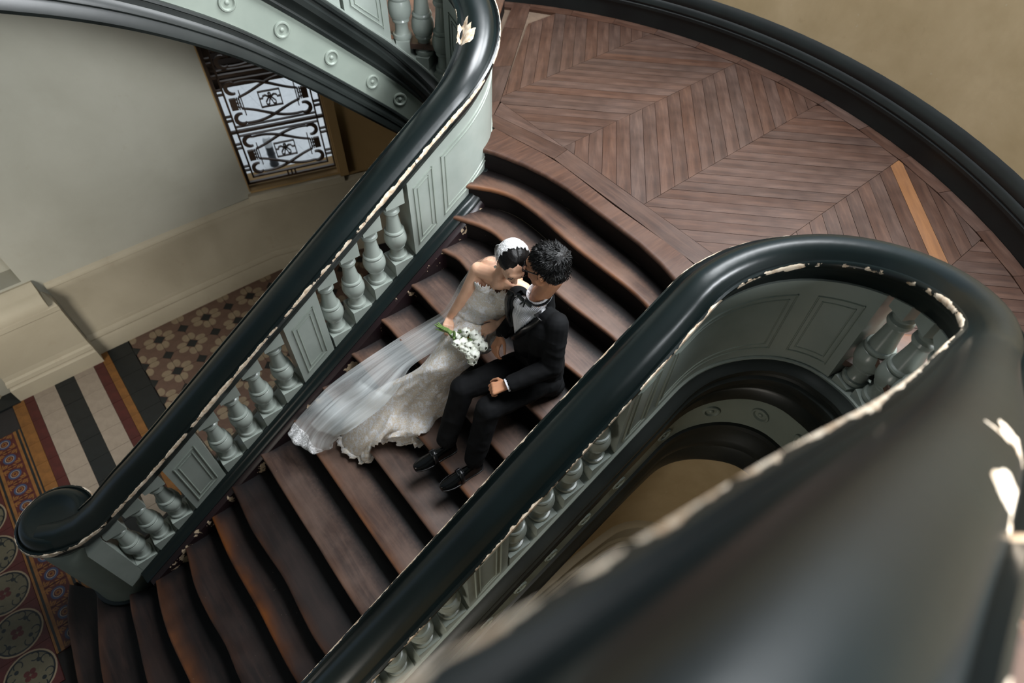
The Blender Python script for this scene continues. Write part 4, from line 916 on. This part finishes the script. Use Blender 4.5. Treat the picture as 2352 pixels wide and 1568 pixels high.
hd = V3('b_rhand') - wr; hand(mb, wr, V((-.55, -.62, .12)), V((.2, .0, -1)), V((.3, .55, .2)) * -1 + V((-.2, -.3, .3)), .155, .62)
el2, wr2 = V3('b_lelb'), V3('b_lwr'); cap_(mb, ls_, el2, .039, .031); cap_(mb, el2, wr2, .032, .021)
hand(mb, wr2, V((-.9, .35, -.20)), V((0, .1, -1)), V((.2, .9, .2)), .155, .38)
body, bt = blob('body', mb, .0042, 5, 'skin_f', bride); face_bits(P, f, r, u, .92, bride, True)
# hair
m = MB(); E = lambda x, y, z, a, b, c: ell_(m, P(x, y, z), (f * a, r * b, u * c))
E(-.024, 0, .030, .087, .0775, .083); E(-.075, 0, -.035, .045, .050, .045); E(-.022, .060, .022, .040, .016, .034); E(-.022, -.060, .022, .040, .016, .034)
blob('hair', m, .004, 3, 'hair', bride, disp=lambda c, n: -.003 * math.exp(-((c - V(hc)).dot(r) / .004) ** 2))
blob('veil_cap_lace', m, .004, 3, 'laceedge', bride, disp=lambda c, n: .007 + .0015 * mn.noise(c * 90), keep=lambda c, n: (c - V(hc)).dot(f) + .35 * (c - V(hc)).dot(u) < -.004 + .010 * mn.noise(c * 55) + .004 * sin((c - V(hc)).dot(r) * 300) and (c - V(hc)).dot(u) > -.015, thick=.002)
m = MB(); ell_(m, P(-.004, .079, -.046), (f * .008, r * .008, u * .008)); ell_(m, P(-.004, .079, -.030), (f * .004, r * .004, u * .004)); m.build('earring', 'pearl', bride, smooth=60)
# bodice
m = MB(); tdn = (waist - chest).normalized()
for s_ in (-1, 1):
    cap_(m, waist + tr_ * .05 * s_, chest + tr_ * .055 * s_, .077, .085); cap_(m, pelv + tr_ * .066 * s_ + V((0, 0, .02)), waist + tr_ * .05 * s_, .099, .076)
    ell_(m, chest + tr_ * .062 * s_ + tf * .048 + V((0, 0, .028)), (tr_ * .060, tf * .052, V((0, 0, .052)) + tf * .01)); cap_(m, chest + tr_ * .058 * s_, chest + tr_ * .062 * s_ + V((0, 0, .07)), .083, .07)
ell_(m, waist + V((0, 0, .02)), (tr_ * .118, tf * .082, V((0, 0, .12)))); ell_(m, (waist + chest) / 2, (tr_ * .125, tf * .086, V((0, 0, .12)))); ell_(m, (waist + pelv) / 2, (tr_ * .140, tf * .095, V((0, 0, .12))))
for s_ in (-1, 1): ell_(m, chest + tr_ * .060 * s_ + tf * .056 + V((0, 0, .020)), (tr_ * .062, tf * .056, V((0, 0, .056))))
def kb(c, n):
    d_ = c - chest; h = d_.z; x = d_.dot(tr_); fr_ = d_.dot(tf)
    top = .078 - .030 * math.exp(-(x / .030) ** 2) + .008 * cos(x * 140) * .5 + .004 * sin(x * 420) if fr_ > 0 else .03
    return h < top and c.z > 2.24
blob('bodice', m, .005, 4, 'lace2', bride, keep=kb, disp=lambda c, n: .0016 * mn.noise(c * 60) + .002 * sin(c.z * 150 + c.x * 60) * (1 if c.z < 2.56 else 0), thick=-.003)
# skirt
def surf(name, rows, mat, parent, nu=4, nv=5, foldf=None, under=0, thick=.003, lipf=None):
    R0 = []; n = len(rows[0])
    def cr(p0, p1, p2, p3, t): return .5 * ((2 * p1) + (p2 - p0) * t + (2 * p0 - 5 * p1 + 4 * p2 - p3) * t * t + (3 * p1 - p0 - 3 * p2 + p3) * t ** 3)
    G1 = []
    for i in range(len(rows) - 1):
        a, b, c, d = rows[max(0, i - 1)], rows[i], rows[i + 1], rows[min(len(rows) - 1, i + 2)]
        for q in range(nu): G1.append([cr(V(a[j]), V(b[j]), V(c[j]), V(d[j]), q / nu) for j in range(n)])
    G1.append([V(p) for p in rows[-1]]); G2 = []
    for row in G1:
        o = []
        for j in range(n - 1):
            for q in range(nv): o.append(cr(row[max(0, j - 1)], row[j], row[j + 1], row[min(n - 1, j + 2)], q / nv))
        o.append(row[-1]); G2.append(o)
    nr, nc = len(G2), len(G2[0]); uv = []
    N = [[None] * nc for _ in range(nr)]
    for i in range(nr):
        for j in range(nc):
            du = G2[min(nr - 1, i + 1)][j] - G2[max(0, i - 1)][j]; dv = G2[i][min(nc - 1, j + 1)] - G2[i][max(0, j - 1)]; nn = du.cross(dv); nn.normalize(); N[i][j] = nn if nn.z > 0 else -nn
    if foldf: G2 = [[G2[i][j] + N[i][j] * foldf(i / (nr - 1), j / (nc - 1)) for j in range(nc)] for i in range(nr)]
    mb = MB(); mb.grid(G2, False)
    if lipf: mb.lip = [lipf(i / (nr - 1), j / (nc - 1)) for i in range(nr) for j in range(nc)]
    o = mb.build(name, mat, parent, smooth=80); me = o.data; uvl = me.uv_layers.new(name='UVMap')
    for l in me.loops: k_ = l.vertex_index; uvl.data[l.index].uv = ((k_ % nc) / (nc - 1), (k_ // nc) / (nr - 1))
    if thick: sm = o.modifiers.new('cloth', 'SOLIDIFY'); sm.thickness = thick; sm.offset = -1
    return o, G2
def sf(i, j):
    a = max(0, (i - .42) / .58); e = sin(pi * j) ** .5
    return a * e * (.030 * sin(j * 17 + 1.2 * sin(i * 4)) + .014 * sin(j * 31 + i * 5 + 1)) + .0025 * mn.noise(V((i * 30, j * 14, 0))) + (.004 * sin(i * 70) * e if i < .12 else 0)
K['skirt'][1] = [tuple(V(p) + V((.012, .012, -.035 - .03 * sin(pi * j / 7)))) for j, p in enumerate(K['skirt'][1])]
c0 = sum((V(p) for p in K['skirt'][1]), V()) / 8; K['skirt'][1] = [tuple(V(p).lerp(c0, .28)) for p in K['skirt'][1]]
sko, SG = surf('skirt', K['skirt'][1:], 'lace', bride, 6, 7, sf, thick=.004)
# thick crumpled hem ruffle
hem = SG[-1]; rows_ = []
for k_, (du, dz) in enumerate(((0, .0), (.008, .010), (.02, .016), (.034, .008), (.044, -.004))):
    row_ = []
    for j, p in enumerate(hem):
        w_ = .010 * sin(j * 1.35 + k_) + .006 * sin(j * 3.1 + k_ * 2); row_.append(V(p) + V((-.6, .25, 0)).normalized() * (du * .9 - .012 + w_ * k_ * .25) + V((0, 0, dz + abs(w_) * .5 * k_ * .4)))
    rows_.append(row_)
surf('hem_ruffle', rows_, 'lace2', bride, 4, 1, lambda i, j: .003 * sin(j * 90), thick=.003)
# veil and its lace
def vf(i, j):
    a = min(1, max(0, (i - .12) / .2)); return a * (.007 * sin(j * 19 + 2 * sin(i * 5)) + .004 * sin(j * 41 + i * 6)) + .010
VT = K['veil']; K['veil'] = VT[1:]
veil, VG = surf('veil', K['veil'], 'veil', bride, 6, 8, vf, thick=0, lipf=lambda i, j: 1 if .55 < i < .82 and j > .3 else 0)
nr = len(VG); bot = [VG[nr - 1 - k_] for k_ in (9, 7, 5, 3, 1, 0)]; nc = len(bot[0])
m = MB(); m.grid([[VG[i][j] + V((0, 0, .004 + .002 * sin(j * 2.1 + i))) for j in range(nc)] for i in range(nr - 11, nr)], False)
L_ = [[VG[i][j] for j in range(nc)] for i in range(nr - 12, nr)]
ro = []
for i, row in enumerate(L_): ro.append([p + V((0, 0, .005 + .003 * sin(j * 1.9 + i * 1.1))) for j, p in enumerate(row)][:int(nc * (.45 + .55 * i / 11))] + [row[int(nc * (.45 + .55 * i / 11)) - 1] + V((0, 0, .005))] * (nc - int(nc * (.45 + .55 * i / 11))))
m = MB(); m.grid(ro, False); m.build('veil_lace_trim', 'laceedge', bride, smooth=80)
# tulle from the cap down to the shoulder
tul = []
top_ = [P(-.098, y, -.045) for y in (-.055, -.03, .0, .035, .065)]; mid_ = []; low_ = None
surf('veil_crown', [[tuple(P(-.082, y, z_)) for y, z_ in ((-.04, .03), (-.02, .05), (0, .06), (.02, .05), (.04, .03))], [tuple(p) for p in top_], VT[2]], 'veil', bride, 5, 5, lambda i, j: .004 * sin(j * 22), thick=0)

# ---------------- bouquet ----------------
bq = empty('bouquet', K['grip'], 'bouquet of white tulips with green stems held low in the right hand of the bride', 'flowers')
M['petal'] = flat('white_tulip_petal', srgb(238, 240, 228), .5, .04); M['stem'] = flat('green_stem', srgb(112, 140, 74), .5, .15); M['leaf'] = flat('green_leaf', srgb(92, 118, 62), .5, .2); M['pollen'] = flat('yellow_pollen', srgb(214, 168, 70), .7, .1)
def tulip(c, d, s, opn):
    d, r, u = orth(d); m = MB()
    for q in range(6):
        a = q * pi / 3 + (.3 if q % 2 else 0); out = r * cos(a) + u * sin(a); tn = d.cross(out); rows = []
        R0 = .012 * s * (1 if q % 2 else .85)
        for k_ in range(7):
            t = k_ / 6; rad = R0 * (.25 + 1.6 * sin(pi * min(1, t * 1.0) * .62)) * (1 - (0 if opn else .72) * max(0, t - .55) * 2) + (R0 * 1.3 * max(0, t - .5) if opn else 0); w_ = R0 * 1.25 * sin(pi * (.08 + .88 * t)) ** .8
            cc = V(c) + d * (.040 * s * t * (1 if not opn else .8)); rows.append([tuple(cc + out * (rad - abs(x) * .22 * R0) + tn * w_ * x) for x in (-1, -.5, 0, .5, 1)])
        m.grid(rows, False)
    o = m.build('tulip_bloom', 'petal', bq, smooth=60); sm = o.modifiers.new('t', 'SOLIDIFY'); sm.thickness = .0012
    return o
gr_, se, stp = V(K['grip']), V(K['stem_end']), V(K['stem_top'])
for i, p in enumerate(K['flowers']):
    p = V(p); d = ((p - gr_).normalized() * .7 + V((-.35, -.35, .75)) * .75 + V((random.uniform(-.3, .3), random.uniform(-.3, .3), 0))).normalized()
    o = tulip(p - d * .02, d, random.uniform(1.25, 1.55) * (1.1 if i in (7, 9) else 1), i == 3)
    if i == 3: m = MB(); ell_(m, p + d * .002, [x * .006 for x in (V((1, 0, 0)), V((0, 1, 0)), V((0, 0, 1)))]); m.build('pollen', 'pollen', o)
    m = MB(); q1 = gr_ + V((random.uniform(-.01, .01), random.uniform(-.01, .01), random.uniform(-.008, .008))); mid__ = q1.lerp(p - d * .02, .5) + V((0, 0, -.01)); cap_(m, q1, mid__, .0032, .003, 6); cap_(m, mid__, p - d * .018, .003, .0028, 6)
    e_ = se + V((random.uniform(-.018, .018), random.uniform(-.018, .018), random.uniform(-.012, .012))); cap_(m, q1, e_, .0034, .0036, 6); m.build('stem', 'stem', bq, smooth=60)
for i in range(9):
    b0 = stp + V((random.uniform(-.05, .03), random.uniform(-.05, .04), random.uniform(-.02, .01))); dv = V((random.uniform(-.7, .1), random.uniform(-.7, .2), random.uniform(.0, .5))).normalized(); sd_ = dv.cross(V((0, 0, 1))).normalized(); rows = []
    for k_ in range(6): t = k_ / 5; w_ = .008 * sin(pi * (.1 + .85 * t)); cc = b0 + dv * .07 * t + V((0, 0, .012 * sin(pi * t))); rows.append([tuple(cc - sd_ * w_), tuple(cc + V((0, 0, -.002))), tuple(cc + sd_ * w_)])
    m = MB(); m.grid(rows, False); o = m.build('leaf', 'leaf', bq, smooth=60); sm = o.modifiers.new('t', 'SOLIDIFY'); sm.thickness = .001

# ---------------- groom ----------------
groom = empty('person', (1.46, 1.46, TZ(4)), 'groom in black tuxedo, bow tie and glasses seated on the stair beside the bride', 'person')
mb = MB(); hc = V3('g_head') + V((.0, -.004, .0)); P, f, r, u = frame(hc, V((-.40, .84, -.26)), V((.10, .20, 1)))
head(mb, P, f, r, u, 1.0, False); nk = V((1.492, 1.515, 2.83)); cap_(mb, P(-.035, 0, -.06), nk, .048, .050); cap_(mb, nk, nk + V((-.01, 0, -.10)), .052, .06)
ell_(mb, (1.47, 1.49, 2.60), (V((.07, 0, 0)), V((0, .11, 0)), V((0, 0, .18)))); ell_(mb, (1.46, 1.45, 2.33), (V((.09, 0, 0)), V((0, .13, 0)), V((0, 0, .14))))
lsh, rsh = V((1.468, 1.362, 2.752)), V((1.432, 1.618, 2.752)); lel, lwr = V3('g_lelb'), V3('g_lwr'); rel, rwr = V((1.455, 1.655, 2.515)), V3('g_rwr')
cap_(mb, lsh - V((0, 0, .02)), rsh - V((0, 0, .02)), .038, .038); cap_(mb, lsh, lel, .045, .038); cap_(mb, lel, lwr, .036, .026); cap_(mb, rsh - V((0, 0, .03)), rel, .038, .036); cap_(mb, rel, rwr, .036, .026)
hand(mb, lwr, V((-.80, .52, -.28)), V((-.1, -.1, -1)), V((.3, .8, .1)), .175, .95)
hand(mb, rwr, V((-.82, -.35, -.42)), V((.3, -.3, -.9)), V((-.5, -.75, .1)), .175, .55)
lk, rk = V((1.068, 1.405, 2.30)), V((1.042, 1.596, 2.30)); la, ra = V((.945, 1.372, 1.93)), V((.893, 1.572, 1.93)); lh, rh = V((1.45, 1.385, 2.27)), V((1.45, 1.525, 2.27))
for a, b, c in ((lh, lk, la), (rh, rk, ra)): cap_(mb, a, b, .07, .05); cap_(mb, b, c, .05, .035)
blob('body', mb, .0045, 4, 'skin_m', groom); face_bits(P, f, r, u, 1.0, groom, False)
m = MB(); E = lambda x, y, z, a, b, c: ell_(m, P(x, y, z), (f * a, r * b, u * c))
E(-.028, 0, .040, .100, .084, .086); E(-.055, 0, -.015, .062, .076, .062); E(-.02, .068, .01, .030, .016, .036); E(-.02, -.068, .01, .030, .016, .036)
hb, ht = blob('hair', m, .0055, 3, 'hair', groom, disp=lambda c, n: .005 * mn.noise(c * 38) + .002 * mn.noise(c * 90))
m = MB(); hcen = P(-.03, 0, .03); cnt = 0
while cnt < 3000:
    dvec = V((random.gauss(0, 1), random.gauss(0, 1), random.gauss(.4, 1))).normalized(); loc, nrm, _, _ = ht.ray_cast(hcen + dvec * .3, -dvec)
    cnt += 1
    if loc is None: continue
    x, z = (loc - hc).dot(f), (loc - hc).dot(u)
    if z < -.035 or (x > .045 and z < .05): continue
    flow = (V(loc) - P(-.085, -.01, .075)); flow = (flow - nrm * flow.dot(nrm)); flow = flow.normalized() if flow.length > .01 else f
    tip = loc + (flow * random.uniform(.8, 1.2) + nrm * random.uniform(.0, .13) + V((random.uniform(-.2, .2), random.uniform(-.2, .2), random.uniform(-.1, .3)))).normalized() * random.uniform(.014, .028)
    sd_ = flow.cross(nrm).normalized() * random.uniform(.0009, .0022); md = loc.lerp(tip, .5) + nrm * .003
    b = len(m.v); m.add([tuple(loc - sd_ - nrm * .004), tuple(loc + sd_ - nrm * .004), tuple(md + sd_ * .8), tuple(md - sd_ * .8), tuple(tip), tuple(md - nrm * .004)], [(0, 1, 2, 3), (3, 2, 4), (0, 3, 5), (1, 5, 2), (0, 5, 1), (5, 3, 4), (2, 5, 4)])
o = m.build('hair_locks', 'hairlock', groom, smooth=60); o['kind'] = 'stuff'
# glasses
m = MB()
for sg in (-1, 1):
    ring_ = [P(.097, sg * (.032 + .022 * cos(a * pi / 8)), .000 + .016 * sin(a * pi / 8)) for a in range(17)]
    for a, b in zip(ring_, ring_[1:]): cap_(m, a, b, .0022, .0022, 6)
    cap_(m, P(.094, sg * .055, .004), P(.0, sg * .084, .006), .003, .003, 6)
cap_(m, P(.1, -.010, .002), P(.1, .010, .002), .002, .002, 6); m.build('glasses', 'satin', groom, smooth=60)
# shirt, jacket, trousers
def torso(m, g):
    for a, b, c, d in (((1.462, 1.415, 2.34), (1.462, 1.425, 2.67), .092, .098), ((1.462, 1.50, 2.34), (1.455, 1.555, 2.67), .092, .092), ((1.43, 1.50, 2.50), (1.432, 1.50, 2.68), .085, .085)): cap_(m, a, b, c + g, d + g)
    cap_(m, lsh + V((0, .03, -.01)), rsh + V((0, -.02, -.01)), .050 + g, .050 + g); cap_(m, (1.49, 1.512, 2.74), nk + V((.004, 0, -.01)), .07 + g, .056 + g)
m = MB(); torso(m, -.004)
def ks(c, n): return c.z > 2.3 and c.x < 1.50
blob('shirt', m, .0055, 4, 'shirt', groom, disp=lambda c, n: .0012 * sin(c.y * 420))
m = MB(); d_, r_, u_ = orth(V((-.25, .05, 1)))
def torus(m, c, ax, R, rr, h, sc=1):
    d_, r_, u_ = orth(ax); rows = []
    for i in range(25):
        a = 2 * pi * i / 24; o = r_ * cos(a) + u_ * sin(a); rows.append([tuple(V(c) + o * (R + x) + d_ * y) for x, y in ((-rr, -h), (rr, -h), (rr * .6, h), (-rr, h))])
    m.grid(rows, True)
cax = V((-.42, .10, 1)); torus(m, (1.482, 1.517, 2.834), cax, .062, .003, .017); m.build('shirt_collar', 'shirt', groom, smooth=50)
m = MB(); torus(m, (1.482, 1.517, 2.830), cax, .0655, .002, .0085)
bt_ = V((1.412, 1.540, 2.812)); side_ = V((-.05, .93, -.05)).normalized(); dn = V((-.3, .3, -1)).normalized()
for sg in (-1, 1):
    rows = []
    for k_ in range(5): t = k_ / 4; w_ = .005 + .017 * sin(pi * (.12 + .7 * t)); cc = bt_ + side_ * sg * (.004 + .044 * t) + V((-.006, 0, 0)); rows.append([tuple(cc + V((0, 0, w_))), tuple(cc + V((-.008, 0, 0))), tuple(cc - V((0, 0, w_))), tuple(cc + V((.008, 0, 0)))])
    m.grid(rows, True, cap=True)
    cap_(m, bt_, bt_ + dn * .045 + side_ * sg * .012, .006, .004, 6)
ell_(m, bt_ + V((-.008, 0, 0)), (V((.009, 0, 0)), V((0, .009, 0)), V((0, 0, .010)))); m.build('bow_tie', 'satin', groom, smooth=50)
m = MB(); torso(m, .006)
for a, b, c, d in ((lsh, lel, .060, .052), (lel, lwr + (lel - lwr) * .10, .050, .040), (rsh, rel, .058, .050), (rel, rwr + (rel - rwr) * .16, .048, .038)): cap_(m, a, b, c, d)
cap_(m, (1.475, 1.40, 2.24), (1.468, 1.405, 2.42), .095, .098); cap_(m, (1.48, 1.50, 2.24), (1.468, 1.49, 2.42), .09, .098); cap_(m, (1.45, 1.385, 2.24), (1.49, 1.36, 2.2), .085, .07)
def vee(z): return 1.522 + (2.80 - z) / .31 * .075, max(0, .008 + .074 * (z - 2.48) / .30)
def kj(c, n):
    vc, hw = vee(c.z); q = lwr + (lel - lwr) * .10
    if (c - (lwr + (lel - lwr) * .02)).dot((lwr - lel).normalized()) > 0 and c.x < 1.25: return False
    if c.x < 1.48 and n.x < .1 and c.z > 2.485 and abs(c.y - vc) < hw: return False
    if c.z > 2.80 and (c - V((1.486, 1.515, c.z))).length < .062: return False
    return True
jf = fold(.0045, (9, 9, 16))
jk, jt = blob('jacket', m, .0055, 4, 'wool', groom, keep=kj, disp=lambda c, n: jf(c, n) * (1 if c.z < 2.7 else .4), thick=-.003)
for sg in (-1, 1):
    rows = []
    for k_ in range(13):
        t = k_ / 12; z = 2.81 - .325 * t; vc, hw = vee(z); wd = (.018 + .034 * min(1, (1 - t) * 1.4)) * (1.25 if .30 < (1 - t) < .62 else 1) * (1 if t < .93 else .5); row = []
        for x in (0, .5, 1):
            vv = vc + sg * (hw + wd * x - .013); loc, n_, _, _ = jt.ray_cast(V((1.0, vv, z)), V((1, 0, 0))); uu = loc.x if loc else 1.40; row.append((min(uu, 1.47) - .010 - .003 * (1 - x), vv, z))
        rows.append(row)
    m = MB(); m.grid(rows, False); o = m.build('lapel', 'satin', groom, smooth=60); sm = o.modifiers.new('t', 'SOLIDIFY'); sm.thickness = .004
def cuff(w, e, R0):
    m = MB(); d = (w - e).normalized(); d_, r_, u_ = orth(d); rows = []
    for t in (-.022, .014):
        rows.append([tuple(w + d * t + (r_ * cos(2 * pi * i / 18) + u_ * sin(2 * pi * i / 18)) * R0) for i in range(18)])
    for t in (.014, -.022): rows.append([tuple(w + d * t + (r_ * cos(2 * pi * i / 18) + u_ * sin(2 * pi * i / 18)) * (R0 - .004)) for i in range(18)])
    m.grid(rows, True); m.build('shirt_cuff', 'shirt', groom, smooth=60)
cuff(lwr + (lel - lwr) * .03, lel, .036); cuff(rwr + (rel - rwr) * .06, rel, .034)
m = MB()
cap_(m, (1.455, 1.385, 2.262), (1.455, 1.525, 2.262), .10, .10)
for a, b, c in ((lh, lk, la), (rh, rk, ra)): cap_(m, a, b, .090, .067); cap_(m, b, c + V((0, 0, .01)), .066, .058)
tf_ = fold(.005, (12, 10, 11)); blob('trousers', m, .006, 5, 'wool', groom, disp=lambda c, n: tf_(c, n), keep=lambda c, n: c.z > 1.905)
m = MB()
for c in (la, ra): cap_(m, c + V((0, 0, .04)), c + V((.0, 0, -.05)), .040, .036)
m.build('sock', 'wool', groom, smooth=60)
for base, dr in ((V((.985, 1.362, TZ(6))), V((-1, .10, 0))), (V((.935, 1.552, TZ(6))), V((-1, .12, 0)))):
    dr.normalize(); sd_ = V((-dr.y, dr.x, 0)); rows = []; rs_ = []
    for x, w_, h, zo in ((0, .018, .055, 0), (.012, .030, .068, 0), (.05, .034, .072, 0), (.09, .033, .064, 0), (.13, .037, .058, 0), (.17, .043, .046, 0), (.21, .042, .036, 0), (.245, .034, .030, 0), (.268, .022, .024, .002), (.275, .010, .018, .004)):
        c = base + dr * x + V((0, 0, .010)); rows.append([tuple(c + sd_ * w_ * cos(a) * (1 if sin(a) < .3 else .93) + V((0, 0, zo + max(0, .004 + h * sin(a)) if sin(a) > 0 else zo))) for a in [2 * pi * i / 16 for i in range(16)]])
        rs_.append([tuple(base + dr * (x * 1.01 - .002) + sd_ * (w_ + .003) * s_ + V((0, 0, z_))) for s_, z_ in ((-1, .002), (1, .002), (1, .012), (-1, .012))])
    m = MB(); m.grid(rows, True, cap=True); shoe = m.build('shoe', 'shoeleather', groom, smooth=55)
    m = MB(); m.grid(rs_, True, cap=True); m.build('sole', 'satin', shoe)
    m = MB(); c = base + dr * .145; m.grid([[tuple(c + dr * x_ + sd_ * .041 * cos(a) + V((0, 0, .014 + (.060 - x_ * .5) * sin(a)))) for x_ in (-.012, .012)] for a in [pi * i / 10 for i in range(11)]]); o = m.build('strap', 'satin', shoe, smooth=60); sm = o.modifiers.new('t', 'SOLIDIFY'); sm.thickness = .005; sm.offset = 1
    m = MB()
    for a, b in (((-.02, -.016), (-.02, .016)), ((.02, -.016), (.02, .016)), ((-.02, -.016), (.02, -.016)), ((-.02, .016), (.02, .016))): cap_(m, c + sd_ * a[1] + dr * a[0] * .8 + V((0, 0, .078)), c + sd_ * b[1] + dr * b[0] * .8 + V((0, 0, .078)), .0022, .0022, 6)
    m.build('buckle', 'silver', shoe, smooth=60)
